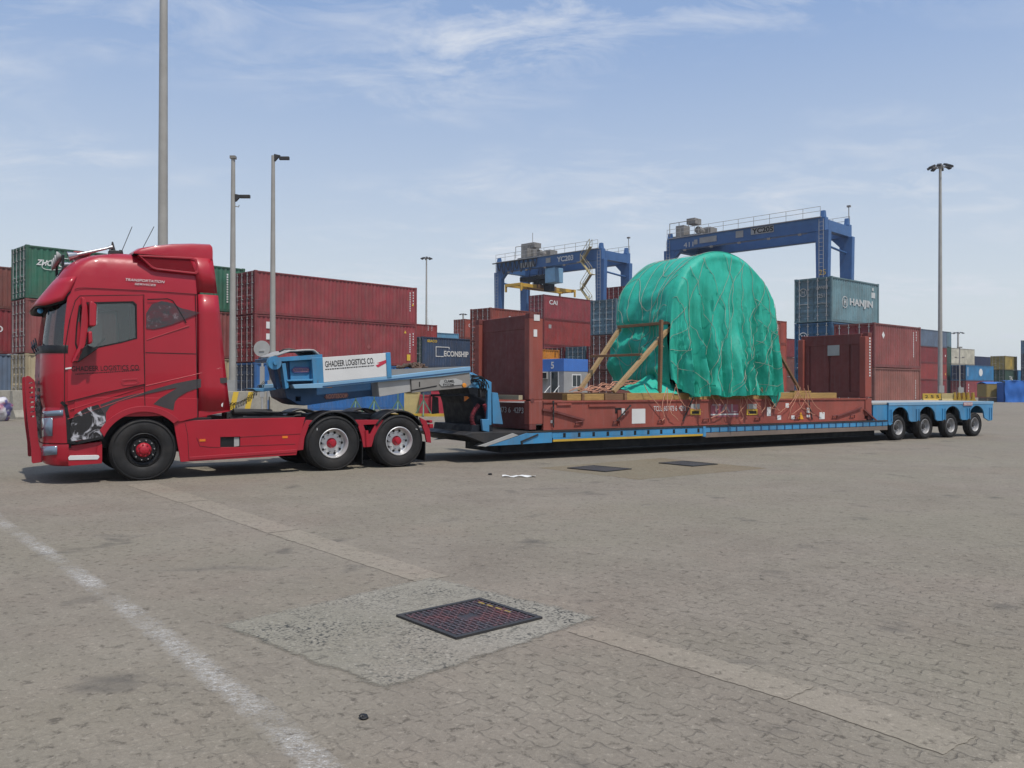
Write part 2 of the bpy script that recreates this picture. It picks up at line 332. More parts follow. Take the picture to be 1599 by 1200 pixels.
for i, p in enumerate(cl):
    a_ = Vector((*cl[max(0, i-1)], 0)); b_ = Vector((*cl[min(len(cl)-1, i+1)], 0)); n_ = Vector((-(b_-a_).y, (b_-a_).x, 0)).normalized(); pr_.append([bm.verts.new((p[0]+n_.x*k, p[1]+n_.y*k, 0)) for k in (-.10, .10)])
for q, r_ in zip(pr_, pr_[1:]):
    f = bm.faces.new((q[1], q[0], r_[0], r_[1])); 
    for l_, u in zip(f.loops, (1, 0, 0, 1)): l_[uvl].uv = (u, 0)
    f.normal_update()
    if f.normal.z < 0: f.normal_flip()
me = bpy.data.meshes.new('road_marking'); bm.to_mesh(me); bm.free(); me.materials.append(m); o = bpy.data.objects.new('road_marking', me); COL.objects.link(o); o.location.z = .0035; o['kind'] = 'structure'
# ------------------------------------------------------------------ small ground things
def grate(cx, cy, L1, L2, ang, label, big):
    g = thing('drain_cover', label, 'drain cover', (cx, cy, .005), ang, 'drain covers in the paving')
    bm = BM()
    for (x0, x1, y0, y1) in ((-L1/2, L1/2, -L2/2, -L2/2+.035), (-L1/2, L1/2, L2/2-.035, L2/2), (-L1/2, -L1/2+.035, -L2/2+.035, L2/2-.035), (L1/2-.035, L1/2, -L2/2+.035, L2/2-.035)): box(bm, x0, x1, y0, y1, 0, .016)
    obj('frame', bm, DARKM, g)
    bm = BM(); box(bm, -L1/2+.034, L1/2-.034, -L2/2+.034, L2/2-.034, 0, .006)
    obj('plate', bm, GRATEM if big else DARKM, g)
    bm = BM()
    if big:
        n = 15
        for i in range(n):
            for j in range(n):
                x = -L1/2+.06+(L1-.12)*i/(n-1); y = -L2/2+.06+(L2-.12)*j/(n-1); a = 0 if (i+j) % 2 else math.pi/2
                if abs(i-7) < 2 and abs(j-7) < 2: continue
                mt = Matrix.Translation((x, y, .006)) @ Matrix.Rotation(a+.15, 4, 'Z'); box(bm, -.016, .016, -.0055, .0055, 0, .009, mt)
        obj('tread_bars', bm, TREADM, g)
        text('lettering', 'D400', g, (-.09, -.02, .0075), .05, TREADM, (0, 0, 0)) if False else None
        bm = BM()
        for q in range(4): box(bm, L1/2-.10, L1/2-.08, -L2/2+.24+q*.10, -L2/2+.30+q*.10, .0065, .0155)
        obj('paint_mark', bm, paint((.36, .25, .05), .7, .6), g)
    else:
        for i in range(16): box(bm, -L1/2+.04, L1/2-.04, -L2/2+.04+i*(L2-.09)/15, -L2/2+.055+i*(L2-.09)/15, .006, .014)
        obj('grate_bars', bm, paint((.09, .09, .10), .5, .4), g)
GRATEM = paint((.035, .035, .042), .6, .5, dcol=(.16, .04, .04), sc=5, metal=.0)
TREADM = paint((.12, .105, .12), .5, .75, dcol=(.30, .075, .075), sc=6, metal=.2)
grate(-.296, 5.83, .745, .70, R(40.6), 'large square cast iron cover with red and yellow paint traces in the pale patch', True)
grate(1.72, 16.49, .80, .98, R(44), 'dark drain grate on the sandy patch, the one nearer the tractor wheels', False)
grate(3.70, 17.60, .80, .92, R(38), 'dark drain grate on the sandy patch, the one farther right from the tractor', False)
bm = BM()
pts = [(i/12*.60, .012*math.sin(i*1.3)+.02*noise.noise(Vector((i, 3, 1)))) for i in range(13)]
grid_mesh(bm, [[(x, y-.05, .014+.012*math.sin(x*25)) for x, y in pts], [(x, y+.01, .022+.015*math.sin(x*19+1)) for x, y in pts], [(x, y+.07, .014+.01*math.sin(x*31)) for x, y in pts]])
for v in list(bm.verts): pass
o = obj('paper_strip', bm, WHITE, loc=(-.17, 15.0, 0)); tag(o, 'crumpled white strip of paper lying on the paving', 'litter')
s_ = o.modifiers.new('s', 'SOLIDIFY'); s_.thickness = .004
for (x, y, s, lb) in ((-.72, 4.07, .022, 'dark curled leaf lying on the pavers near the bottom of the picture'), (-.39, 15.35, .035, 'small dark stone beside the white paper strip')):
    bm = BM(); bmesh.ops.create_icosphere(bm, subdivisions=3, radius=s)
    for v in bm.verts: v.co = v.co*(1+.9*noise.noise(v.co*40)); v.co.z = v.co.z*.5+s*.4
    tag(obj('leaf' if 'leaf' in lb else 'stone', bm, BLACK, smooth=60, loc=(x, y, .002)), lb, 'debris')
# ------------------------------------------------------------------ rig frame (tractor, trailer, load)
RX, RY, RA = -6.2714, 14.2865, .5592
RIG = Matrix.Translation((RX, RY, 0)) @ Matrix.Rotation(RA, 4, 'Z')
EX = Vector((math.cos(RA), math.sin(RA), 0)); EY = Vector((-math.sin(RA), math.cos(RA), 0)); OO = Vector((RX, RY, 0))
def oy(x, y, Y=0.0): # traced outline point of the photograph laid on the vehicle's own side plane
    d = FW + RT*((x-800)/F) + UP*((600-y)/F); C = Vector((0, 0, CH)); k = ((OO+EY*Y-C).dot(EY))/d.dot(EY); p = C+d*k-OO
    return (p.dot(EX), p.z)
def tr(pts, Y=0.0, zx=None, sx=4, sy=4, ox=0, oy_=0): # pts in zoomed pixels
    return [oy(ox+x/sx, oy_+y/sy, Y) for x, y in pts]
def rthing(name, label, cat, group=None): return thing(name, label, cat, (RX, RY, 0), RA, group)
# --- wheels
def tyre_prof(Rr, rr, wd): # y from 0 (outer) to wd
    s = .028; g = .012
    P = [(.035, rr-.005), (.012, rr+.02), (.0, rr+(Rr-rr)*.35), (.0, rr+(Rr-rr)*.6), (.012, Rr-.05), (.03, Rr-.018), (.045, Rr-.008)]
    n = 5
    for i in range(n):
        a = .05+(wd-.1)*i/n; b_ = .05+(wd-.1)*(i+1)/n
        P += [(a+.004, Rr-g), (a+.010, Rr), (b_-.010, Rr), (b_-.004, Rr-g)]
    P += [(wd-.045, Rr-.008), (wd-.03, Rr-.018), (wd-.012, Rr-.05), (wd, rr+(Rr-rr)*.5), (wd-.02, rr+.01), (wd-.04, rr-.005)]
    return P
def wheel(parent, X, Y, side, Rr, rr, wd, style):
    # side -1: outer face towards -Y
    def mk(bm):
        for v in bm.verts:
            y = v.co.y; v.co.y = Y + (y if side < 0 else -y)
            v.co.x += X; v.co.z += Rr-.012
        return bm
    prof = {'steer': [(.02, rr), (.015, rr-.012), (.05, rr-.025), (.07, rr-.035), (.085, .22), (.06, .205), (.035, .19), (.03, .13), (.03, .02)],
            'drive': [(.01, rr), (.004, rr-.012), (.03, rr-.02), (.05, rr-.032), (.15, rr-.042), (.165, .215), (.15, .20), (.145, .12), (.145, .02)],
            'trail': [(.01, rr), (.004, rr-.010), (.02, rr-.018), (.035, rr-.028), (.10, rr-.034), (.115, .16), (.125, .12), (.125, .02)]}[style]
    bm = BM(); lathe(bm, prof, (0, 0, 0), 48, cap=False)
    wh = obj('wheel', mk(bm), {'steer': BLACK, 'drive': ALLOY, 'trail': SILVER}[style], parent, smooth=40)
    bm = BM(); lathe(bm, tyre_prof(Rr, rr, wd), (0, 0, 0), 64, cap=False); obj('tyre', mk(bm), RUBBER, wh, smooth=35)
    if style == 'drive':
        bm = BM(); lathe(bm, tyre_prof(Rr, rr, wd), (0, wd+.04, 0), 48, cap=False); obj('tyre', mk(bm), RUBBER, wh, smooth=35)
    if style == 'drive':
        bm = BM(); a_ = 2.45 if X < 4 else .55; c_ = Vector((.44*math.cos(a_), -.004, .44*math.sin(a_))); box(bm, -.022, .022, -.003, .003, -.008, .008, Matrix.Translation(c_) @ Matrix.Rotation(-a_+.9, 4, 'Y')); obj('tyre_mark', mk(bm), TYREMARK, wh)
    bm = BM(); lathe(bm, [(-.003, rr+(Rr-rr)*.80), (-.006, rr+(Rr-rr)*.83), (-.003, rr+(Rr-rr)*.86), (.02, rr+(Rr-rr)*.86), (.02, rr+(Rr-rr)*.80)], (0, 0, 0), 64, closed=True); obj('sidewall_rib', mk(bm), RUBBER, wh, smooth=50)
    dep = {'steer': .03, 'drive': .145, 'trail': .125}[style]
    # hub
    bm = BM()
    if style == 'steer':
        lathe(bm, [(dep-.01, .125), (dep-.03, .12), (dep-.05, .10), (dep-.06, .075), (dep-.085, .07), (dep-.095, .05), (dep-.098, .01)], (0, 0, 0), 32)
        for i in range(8):
            a = math.pi*i/4+.2; cyl(bm, (.095*math.cos(a), dep-.045, .095*math.sin(a)), (.095*math.cos(a), dep-.075, .095*math.sin(a)), .014, seg=8)
    elif style == 'drive':
        lathe(bm, [(dep, .100), (dep-.015, .096), (dep-.03, .078), (dep-.09, .066), (dep-.105, .062), (dep-.11, .045), (dep-.112, .01)], (0, 0, 0), 32)
        for i in range(8):
            a = math.pi*i/4+.1; cyl(bm, (.049*math.cos(a), dep-.10, .049*math.sin(a)), (.049*math.cos(a), dep-.118, .049*math.sin(a)), .008, seg=8)
    else:
        lathe(bm, [(dep, .085), (dep-.04, .08), (dep-.07, .07), (dep-.075, .01)], (0, 0, 0), 24)
    obj('hub', mk(bm), RED if style != 'trail' else DARKM, wh, smooth=35)
    bm = BM(); nr = {'steer': .167, 'drive': .167, 'trail': .112}[style]
    for i in range(10):
        a = 2*math.pi*i/10+.1; cyl(bm, (nr*math.cos(a), dep+.005, nr*math.sin(a)), (nr*math.cos(a), dep-.04, nr*math.sin(a)), .0165 if style != 'trail' else .012, .012, seg=6)
    obj('wheel_nuts', mk(bm), CHROME if style != 'trail' else ALLOY, wh)
    if style != 'steer':
        bm = BM(); n = 10 if style == 'drive' else 8; hr = {'drive': .208, 'trail': .142}[style]
        hr = {'drive': .2075, 'trail': .150}[style]
        for i in range(n):
            a = 2*math.pi*i/n; d0 = {'drive': .157, 'trail': .118}[style]
            c = Vector((hr*math.cos(a), d0-.003, hr*math.sin(a)))
            cyl(bm, c, c+Vector((0, -.008, 0)), .026 if style == 'drive' else .016, seg=12)
        obj('hand_holes', mk(bm), BLACK, wh)
    return wh
# ================================================================== TRACTOR
T = rthing('tractor_unit', 'red three axle truck tractor with tall roof spoiler and steel bull bar', 'truck')
# --- cab shell
SX = [.86, .45, .05, -.13, -.40, -.70, -.98]
def ring(z, xs, xf, ins, cy, back=.86, n=7, mid=.02):
    P = [(max(min(x, back), xs), ins) for x in SX] + [(xs, ins)]
    for k in range(1, n+1):
        a = math.pi/2*k/n; P.append((xs+(xf-xs)*math.sin(a), ins+(cy-ins)*(1-math.cos(a))))
    P += [(xf-mid*.7, cy+(1.25-cy)*.5), (xf-mid, 1.25)]
    P += [(x, 2.5-y) for x, y in P[-2::-1]]
    return [(x, y, z) for x, y in P]
LV = [(1.10, -1.12, -1.46, .02, .50), (1.36, -1.14, -1.52, .01, .50), (1.8, -1.15, -1.54, 0, .50), (2.16, -1.15, -1.53, 0, .50), (2.26, -1.14, -1.52, .002, .50),
      (2.55, -1.13, -1.49, .008, .50), (2.85, -1.11, -1.45, .018, .50), (3.08, -1.09, -1.41, .028, .50), (3.24, -1.05, -1.36, .034, .50), (3.42, -.99, -1.29, .042, .50),
      (3.57, -.92, -1.20, .06, .52), (3.67, -.84, -1.10, .085, .56), (3.755, -.72, -.99, .12, .62), (3.83, -.52, -.82, .19, .70), (3.89, -.24, -.58, .32, .84), (3.95, .1, -.2, .75, 1.1)]
bm = BM()
rows = [ring(*l) for l in LV]; NC = len(rows[0])
def skipf(i, j):
    z0, z1 = LV[i][0], LV[i+1][0]
    if 2.25 < z0 and z1 < 3.1:
        if 8 <= j <= NC-10: return True
        if j in (3, 4, 5) or (NC-2-j) in (3, 4, 5): return True
    return False
V = grid_mesh(bm, rows, skip=skipf)
bm.faces.new(V[-1]); 
# back wall
for i in range(len(V)-1): bm.faces.new((V[i][0], V[i][-1], V[i+1][-1], V[i+1][0]))
bm.faces.new(V[0][::-1])
bmesh.ops.remove_doubles(bm, verts=bm.verts, dist=.002)
body = obj('cab_body', bm, RED, T, smooth=38)
# windscreen glass and its dark lower band
bm = BM(); rw = [[(x+.012, y, z) for x, y, z in ring(*l)][8:NC-8] for l in LV[4:8]]
grid_mesh(bm, rw); obj('windscreen', bm, GLASS, T, smooth=60)
bm = BM(); rw = []
for z, dd in ((2.15, .010), (2.17, .013), (2.27, .010), (2.28, .002)):
    rr_ = ring(z, -1.145, -1.525, 0, .5); rw.append([(x-dd*(1 if j < NC/2 else 1), y-(dd*.6 if y < .5 else -dd*.6 if y > 2 else 0), z+ (.04 if 8 < j < NC-9 else 0)*0) for j, (x, y, zz) in enumerate(rr_)][7:NC-7])
grid_mesh(bm, rw); obj('wiper_panel', bm, BLACK, T, smooth=50)
bm = BM()
for y0 in (.35, 1.0, 1.7): tube(bm, [(-1.56, y0, 2.2), (-1.60, y0+.1, 2.3), (-1.575, y0+.45, 2.36)], .012); tube(bm, [(-1.575, y0+.1, 2.27), (-1.585, y0+.6, 2.42)], .01)
obj('wiper', bm, BLACK, T)
# interior
bm = BM(); box(bm, -1.35, -.95, .1, 2.4, 1.9, 2.22); box(bm, -1.42, -1.2, .5, 2.0, 2.2, 2.30); obj('dashboard', bm, DARKM, T, bev=.03)
for yy in (.55, 1.75):
    bm = BM(); box(bm, -.45, .05, yy-.25, yy+.25, 1.85, 2.05); mt = Matrix.Translation((.05, 0, 2.0)) @ Matrix.Rotation(R(12), 4, 'Y'); box(bm, -.06, .08, yy-.25, yy+.25, 0, .62, mt); box(bm, -.02, .07, yy-.13, yy+.13, .64, .86, mt)
    obj('driver_seat' if yy < 1 else 'passenger_seat', bm, GREY, T, bev=.04)
bm = BM(); c0 = Vector((-.70, .55, 2.25)); q = Matrix.Rotation(R(-52), 3, 'Y')
tube(bm, [c0 + q @ Vector((.23*math.cos(a), .23*math.sin(a), 0)) for a in [2*math.pi*i/24 for i in range(25)]], .016); tube(bm, [c0, c0+q @ Vector((.0, 0, -.3))], .03); beam(bm, c0+q @ Vector((0, -.22, 0)), c0+q @ Vector((0, .22, 0)), .03)
obj('steering_wheel', bm, BLACK, T, smooth=60)
bm = BM(); box(bm, .10, .13, .05, 2.45, 1.6, 3.2); obj('cab_curtain', bm, GREY, T)
bm = BM(); box(bm, -1.2, .84, .06, 2.44, 1.55, 1.6); obj('cab_floor', bm, DARKM, T)
# --- doors (both sides) with windows
door_o = [oy(118, 470), oy(124, 463), oy(223, 460), oy(224, 540), oy(226, 600), (-.6, 1.505), (-1.155, 1.36), (-1.155, 2.2), (-1.11, 2.9)]
door_h = [(-1.0, 2.93), (-.93, 2.99), (-.18, 3.05), (-.125, 3.0), (-.115, 2.42), (-.36, 2.34), (-.76, 2.235), (-1.03, 2.21), (-1.055, 2.3), (-1.04, 2.6)]
for s in (0, 1):
    f = (lambda y: y) if s == 0 else (lambda y: 2.5-y)
    bm = BM(); prism(bm, door_o, f(-.014), f(.006), [door_h]); d = obj('door', bm, RED, T, smooth=30, bev=.004)
    bm = BM(); prism(bm, [(-1.08, 2.18), (-1.08, 2.97), (-.94, 3.02), (-.1, 3.08), (-.09, 2.4)], f(.012), f(.018)); obj('window', bm, GLASS, d)
    bm = BM(); prism(bm, [(x*1.0, z) for x, z in door_h], f(-.0165), f(-.006), [[((x+.57)*.955-.57, (z-2.62)*.93+2.62) for x, z in door_h]]); obj('window_seal', bm, BLACK, d)
    bm = BM(); box(bm, -.925, -.895, f(-.02), f(.02), 2.24, 2.97); obj('window_bar', bm, BLACK, d)
    # handle
    hx, hz = oy(203, 597); bm = BM(); prism(bm, [(hx-.14, hz-.02), (hx-.12, hz+.045), (hx+.12, hz+.06), (hx+.15, hz+.01), (hx+.10, hz-.045), (hx-.10, hz-.06)], f(-.022), f(-.012), [[(hx-.10, hz-.005), (hx-.08, hz+.02), (hx+.09, hz+.03), (hx+.11, hz), (hx+.08, hz-.02), (hx-.08, hz-.035)]])
    obj('door_handle', bm, RED2, d, bev=.003)
# dark panel seams
def seams(name, lines, parent, wd=.012, Y0=-.005, mat=None, dy=.006):
    bm = BM()
    for pts in lines:
        for a, b in zip(pts, pts[1:]):
            v = Vector((b[0]-a[0], 0, b[1]-a[1])); n = Vector((-v.z, 0, v.x)).normalized()*wd/2; e = v.normalized()*wd*.3
            P = [Vector((a[0], 0, a[1]))-n-e, Vector((b[0], 0, b[1]))-n+e, Vector((b[0], 0, b[1]))+n+e, Vector((a[0], 0, a[1]))+n-e]
            vs = [bm.verts.new((p.x, Y0, p.z)) for p in P]+[bm.verts.new((p.x, Y0+dy, p.z)) for p in P]
            for fc in ((0, 1, 2, 3), (7, 6, 5, 4), (0, 4, 5, 1), (1, 5, 6, 2), (2, 6, 7, 3), (3, 7, 4, 0)): bm.faces.new([vs[i] for i in fc])
    return obj(name, bm, mat or BLACK, parent)
seams('door_seam', [[oy(225, 461), oy(225.5, 540), oy(226.5, 601)], [oy(118, 470), oy(109, 500), oy(101.5, 545), oy(101, 628)], [oy(118, 470), oy(125, 462.5), oy(225, 461)], [oy(101, 629), oy(165, 613), oy(226, 601)]], T, .011, -.0165)
# roof seam follows the shell, so it is drawn as a fine tube on it
SE = seams('panel_seams', [[oy(226, 600), oy(227, 640)], [oy(306, 460), oy(309, 652)], [oy(228, 551), oy(307, 553)]], T, Y0=-.004)
bm = BM()
for P in ([(-1.06, .02, 3.20), (-1.0, .018, 3.225), (-.9, .024, 3.235), (0, .024, 3.245), (.86, .024, 3.235)],): tube(bm, P, .0052, 5)
obj('roof_seam', bm, BLACK, T)
# blanked rear side window outline and airbrush art around it
wn = [oy(231, 468), oy(262, 467), oy(270, 470), oy(277, 480), oy(291, 504)]; seams('rear_window_seal', [wn], T, .018, -.006)
m_art, t_, b_ = newmat('airbrush_art')
fa = noi(t_, 3.5, 7, .7, sc=(1, 1, 2), dist=1.2); fb = noi(t_, 9, 5, .6)
ca = mixc(t_, ramp(t_, fa, .40, .60), (.10, .012, .02), (.03, .03, .035)); ca = mixc(t_, ramp(t_, fb, .56, .70, 0, .55), ca, (.32, .27, .29)); t_.links.new(ca, b_.inputs['Base Color']); b_.inputs['Roughness'].default_value = .3; b_.inputs['Coat Weight'].default_value = .5
bm = BM(); prism(bm, tr([(915, 520), (950, 462), (1010, 442), (1080, 455), (1130, 485), (1200, 502), (1250, 515), (1180, 545), (1100, 580), (1020, 605), (960, 618), (915, 612)], 0, oy_=360), -.0035, .02); obj('side_art', bm, m_art, T)
# --- fender side panel with wheel arch
AC = (-.01, .52); AR = .655
arch = [(AC[0]+AR*math.cos(a)*1.0, AC[1]+AR*math.sin(a)) for a in [R(d) for d in range(160, 43, -6)]]
fpan = [(-1.06, 1.44), (-1.06, .70), (-.64, .765)] + arch + [(.60, 1.00), (.88, 1.07), (.88, 1.40)]
for s in (0, 1):
    f = (lambda y: y) if s == 0 else (lambda y: 2.5-y)
    bm = BM(); prism(bm, fpan, f(.0), f(.06)); obj('fender', bm, RED, T, bev=.004)
    # arch lip
    bm = BM(); lip = [(AC[0]+(AR+.0)*math.cos(R(d)), AC[1]+(AR)*math.sin(R(d))) for d in range(158, 42, -5)]; lo = [(AC[0]+(AR+.11)*math.cos(R(d)), AC[1]+(AR+.10)*math.sin(R(d))) for d in range(42, 156, 5)]
    prism(bm, lip+lo, f(-.022), f(.0)); obj('wheel_arch_lip', bm, RED2, T, bev=.006)
    bm = BM(); lathe_pts = []
    rowsA = [[(AC[0]+(AR+.03)*math.cos(R(d)), y, AC[1]+(AR+.03)*math.sin(R(d))) for d in range(0, 181, 10)] for y in (f(.05), f(.55))]
    grid_mesh(bm, rowsA); obj('wheel_arch_liner', bm, NAVY_SHADED, T, smooth=60)
# swoosh decals
sw = tr([(905, 290), (1000, 262), (1100, 235), (1230, 210), (1420, 200), (1420, 232), (1330, 240), (1250, 262), (1170, 290), (1120, 320), (1095, 350), (1085, 405), (960, 366), (1000, 330), (1050, 300), (1110, 264), (1050, 274), (980, 290), (905, 305), (800, 335), (740, 352), (690, 380), (664, 420), (664, 486), (655, 500), (640, 440), (628, 368), (720, 335), (850, 302)], 0, oy_=540)
DEC = paint((.05, .042, .046), .35, .15, coat=.3)
bm = BM(); prism(bm, sw, -.003, .012); obj('swoosh_decal', bm, DEC, T)
m_hl, t_, b_ = newmat('fender_airbrush')
fa = noi(t_, 3.2, 5, .55, sc=(1.4, 1, 1.2), dist=1.5); ca = mixc(t_, ramp(t_, fa, .52, .62), (.008, .008, .012), (.5, .5, .54)); ca = mixc(t_, ramp(t_, noi(t_, 2.1, 3, rot=(0, .6, 0)), .60, .66, 0, .8), ca, (.33, .03, .08))
t_.links.new(ca, b_.inputs['Base Color']); b_.inputs['Roughness'].default_value = .2; b_.inputs['Coat Weight'].default_value = .8
art = tr([(470, 430), (540, 390), (615, 368), (650, 420), (662, 470), (655, 520), (640, 568), (560, 582), (445, 598), (440, 520), (448, 470)], 0, oy_=540)
bm = BM(); prism(bm, art, -.005, .01); obj('fender_art', bm, m_hl, T)
# bright crease lines
bm = BM()
for P in ([oy(106, 655), oy(225, 613)], [oy(110, 640), oy(225, 605), oy(225, 602)], [oy(228, 603), oy(306, 585), oy(345, 575)], [oy(146, 546), oy(222, 531)], [oy(230, 531), oy(296, 509)]): tube(bm, [(x, .002, z) for x, z in P], .008, 6)
obj('body_crease', bm, RED, T, smooth=60)
# --- lower front: headlight module and bumper
LVb = [(.30, -1.10, -1.38, .06, .45), (.33, -1.14, -1.46, .03, .45), (.42, -1.14, -1.50, .01, .45), (.60, -1.14, -1.51, .0, .45), (.66, -1.14, -1.50, .004, .45)]
def front_mesh(levels, j0, extra=()):
    bm = BM(); rows = [ring(*l)[j0:NC-j0] for l in levels]; V = grid_mesh(bm, rows)
    bm.faces.new(V[0][::-1]); bm.faces.new(V[-1]); 
    for i in range(len(V)-1): bm.faces.new((V[i][0], V[i][-1], V[i+1][-1], V[i+1][0]))
    return bm
obj('bumper', front_mesh(LVb, 7), RED, T, smooth=40)
LVh = [(.68, -1.135, -1.50, .004, .45), (.95, -1.135, -1.505, .0, .45), (1.22, -1.13, -1.50, .006, .45), (1.30, -1.12, -1.47, .02, .45)]
obj('headlight_panel', front_mesh(LVh, 7), RED, T, smooth=40)
bm = BM(); rows = [[(x-.006 if 0 else x, y, z) for x, y, z in ring(z_, -1.10, -1.44, .03, .46)] for z_ in (.6, 1.40)]; rows = [r[7:NC-7] for r in rows]; grid_mesh(bm, rows); obj('front_gap', bm, BLACK, T)
def patch_on_ring(j0, j1, zt0, zb0, zt1, zb1, off, lv, mat, nm, parent, mirror=False, n=1):
    bm = BM(); top = ring(0, *lv); P0 = []; P1 = []
    idx = list(range(j0, j1+1))
    for k, j in enumerate(idx):
        x, y, _ = top[j]; u = k/(len(idx)-1); nx, ny = x+1.0, y-.55; l = math.hypot(nx, ny); x += nx/l*off; y += ny/l*off
        if mirror: y = 2.5-y
        P0.append((x, y, zb0+(zb1-zb0)*u)); P1.append((x, y, zt0+(zt1-zt0)*u))
    Vv = grid_mesh(bm, [P0, P1]); o = obj(nm, bm, mat, parent, smooth=60); sd = o.modifiers.new('s', 'SOLIDIFY'); sd.thickness = .012; sd.offset = -1
    return o
for mir in (False, True):
    hl = patch_on_ring(8, 13, 1.225, 1.135, 1.19, 1.10, .012, (-1.135, -1.505, 0, .45), LENS, 'headlight', T, mir)
    patch_on_ring(10, 13, 1.10, .80, 1.08, .78, .012, (-1.135, -1.505, 0, .45), LENS, 'headlight_lens', hl, mir)
    patch_on_ring(9, 13, .64, .50, .62, .46, .012, (-1.14, -1.51, 0, .45), LENS, 'fog_light', T, mir)
# grille in the middle of the front
bm = BM()
for k in range(9): box(bm, -1.545, -1.52, .55, 1.95, .80+k*.12, .86+k*.12)
box(bm, -1.53, -1.48, .5, 2.0, .74, 1.9); obj('grille', bm, DARKM, T)
bm = BM(); cyl(bm, (-1.57, 1.25, 1.35), (-1.54, 1.25, 1.35), .1, seg=24); obj('front_badge', bm, CHROME, T)
# lower step behind the bumper
for s in (0, 1):
    f = (lambda y: y) if s == 0 else (lambda y: 2.5-y)
    bm = BM(); prism(bm, [oy(107, 724), oy(106, 697), oy(160, 690), oy(160, 722)], f(.05), f(.4), ); obj('step_box', bm, RED2, T, bev=.01)
    bm = BM(); prism(bm, [oy(107, 728), oy(107, 718), oy(160, 713), oy(160, 724)], f(.004), f(.2)); st = obj('step', bm, RED, T, bev=.01)
    bm = BM(); prism(bm, [oy(108, 719), oy(107, 715), oy(110, 712), oy(154, 711), oy(156, 714), oy(153, 718)], f(-.004), f(.05)); obj('step_tread', bm, WHITE, st, bev=.004)
    bm = BM(); prism(bm, [oy(151, 712), oy(153, 697), oy(160, 694), oy(160, 720)], f(.003), f(.03)); obj('step_bracket', bm, RED, st)
    seams('fender_gap', [[oy(97, 629), oy(103, 634), oy(106, 650), oy(108, 690), oy(120, 692), oy(161, 683)]], T, .05, f(-.003) if s == 0 else f(-.003)-.006, BLACK)
# --- visor
bm = BM(); rows = []
for (z, xs, xf, ins, cy) in ((2.93, -1.22, -1.64, .005, .46), (3.02, -1.17, -1.58, .005, .46), (3.14, -1.12, -1.50, .01, .47), (3.26, -1.07, -1.41, .018, .48), (3.36, -1.03, -1.335, .032, .5)):
    rows.append([(x, y, z + (.14*(1-min(1, (abs(x+1.05))/.42)) if i_ >= 0 else 0)*(1 if z < 3.1 else .4)) for i_, (x, y, _) in enumerate(ring(z, xs, xf, ins, cy))][7:NC-7])
grid_mesh(bm, rows); vz = obj('sun_visor', bm, RED, T, smooth=60); s_ = vz.modifiers.new('s', 'SOLIDIFY'); s_.thickness = .02
bm = BM(); rows = [[(x+.03 if x < -1.3 else x+.01, y+(.02 if y < 1 else -.02), z-.03) for x, y, z in r] for r in rows[:3]]; grid_mesh(bm, rows); vz2 = obj('visor_lining', bm, BLACK, T, smooth=60); s_ = vz2.modifiers.new('s', 'SOLIDIFY'); s_.thickness = .01
bm = BM(); bmesh.ops.create_uvsphere(bm, u_segments=14, v_segments=8, radius=.045); obj('hanging_ornament', bm, paint((.1, .45, .85), .3, .1), T, smooth=60, loc=(-1.53, .5, 2.86))
# --- roof lamps, horns, aerials
bm = BM()
tube(bm, [(-1.20, .5, 3.62), (-1.20, .5, 3.80), (-1.18, .75, 3.84), (-1.18, 1.75, 3.84), (-1.20, 2.0, 3.80), (-1.20, 2.0, 3.62)], .022, 8); obj('light_bar', bm, BLACK, T, smooth=60)
for yy in (.62, 1.05, 1.45, 1.88):
    bm = BM(); lathe(bm, [(-.06, .04), (-.02, .075), (.0, .085), (.012, .08), (.016, .01)], (0, 0, 0), 20)
    for v in bm.verts: x, y, z = v.co; v.co = (-1.30-y*1+.02, yy+x, 3.80+z)
    l_ = obj('roof_lamp', bm, LGREY, T, smooth=50)
for yy, x0 in ((.52, 0), (1.9, 0)):
    bm = BM(); P = [(-1.12, yy, 3.80), (-.98, yy, 3.84), (-.5, yy, 3.99)]
    cyl(bm, P[0], P[1], .085, .04, 16); cyl(bm, P[1], (-.5, yy, 4.0), .032, .02, 12); cyl(bm, (-.5, yy, 4.0), (-.44, yy, 4.02), .035, seg=10); obj('air_horn', bm, CHROME, T, smooth=40)
bm = BM(); box(bm, -.50, -.30, .45, .65, 3.86, 3.96); cyl(bm, (-.42, .55, 3.9), (-.44, .55, 4.12), .05, .012, 10); obj('roof_beacon_mount', bm, DARKM, T, bev=.02)
for (x, z, x2, z2) in ((-.30, 3.93, -.12, 4.42), (.02, 3.98, .24, 4.46)):
    bm = BM(); cyl(bm, (x, .6, z-.05), (x, .6, z+.06), .05, .03, 10); tube(bm, [(x, .6, z), (x2, .6, z2)], .006, 5); obj('aerial', bm, BLACK, T)
# roof recess windows at the top front
for yy in (.62, 1.88):
    bm = BM(); box(bm, -.012, .012, -.14, .14, -.10, .10, Matrix.Translation((-1.225, yy, 3.55)) @ Matrix.Rotation(R(28), 4, 'Y')); obj('roof_window', bm, DGLASS, T, bev=.01)
bm = BM(); box(bm, -1.02, -.75, .75, 1.75, 3.90, 3.935); obj('roof_hatch', bm, RED2, T, bev=.01)
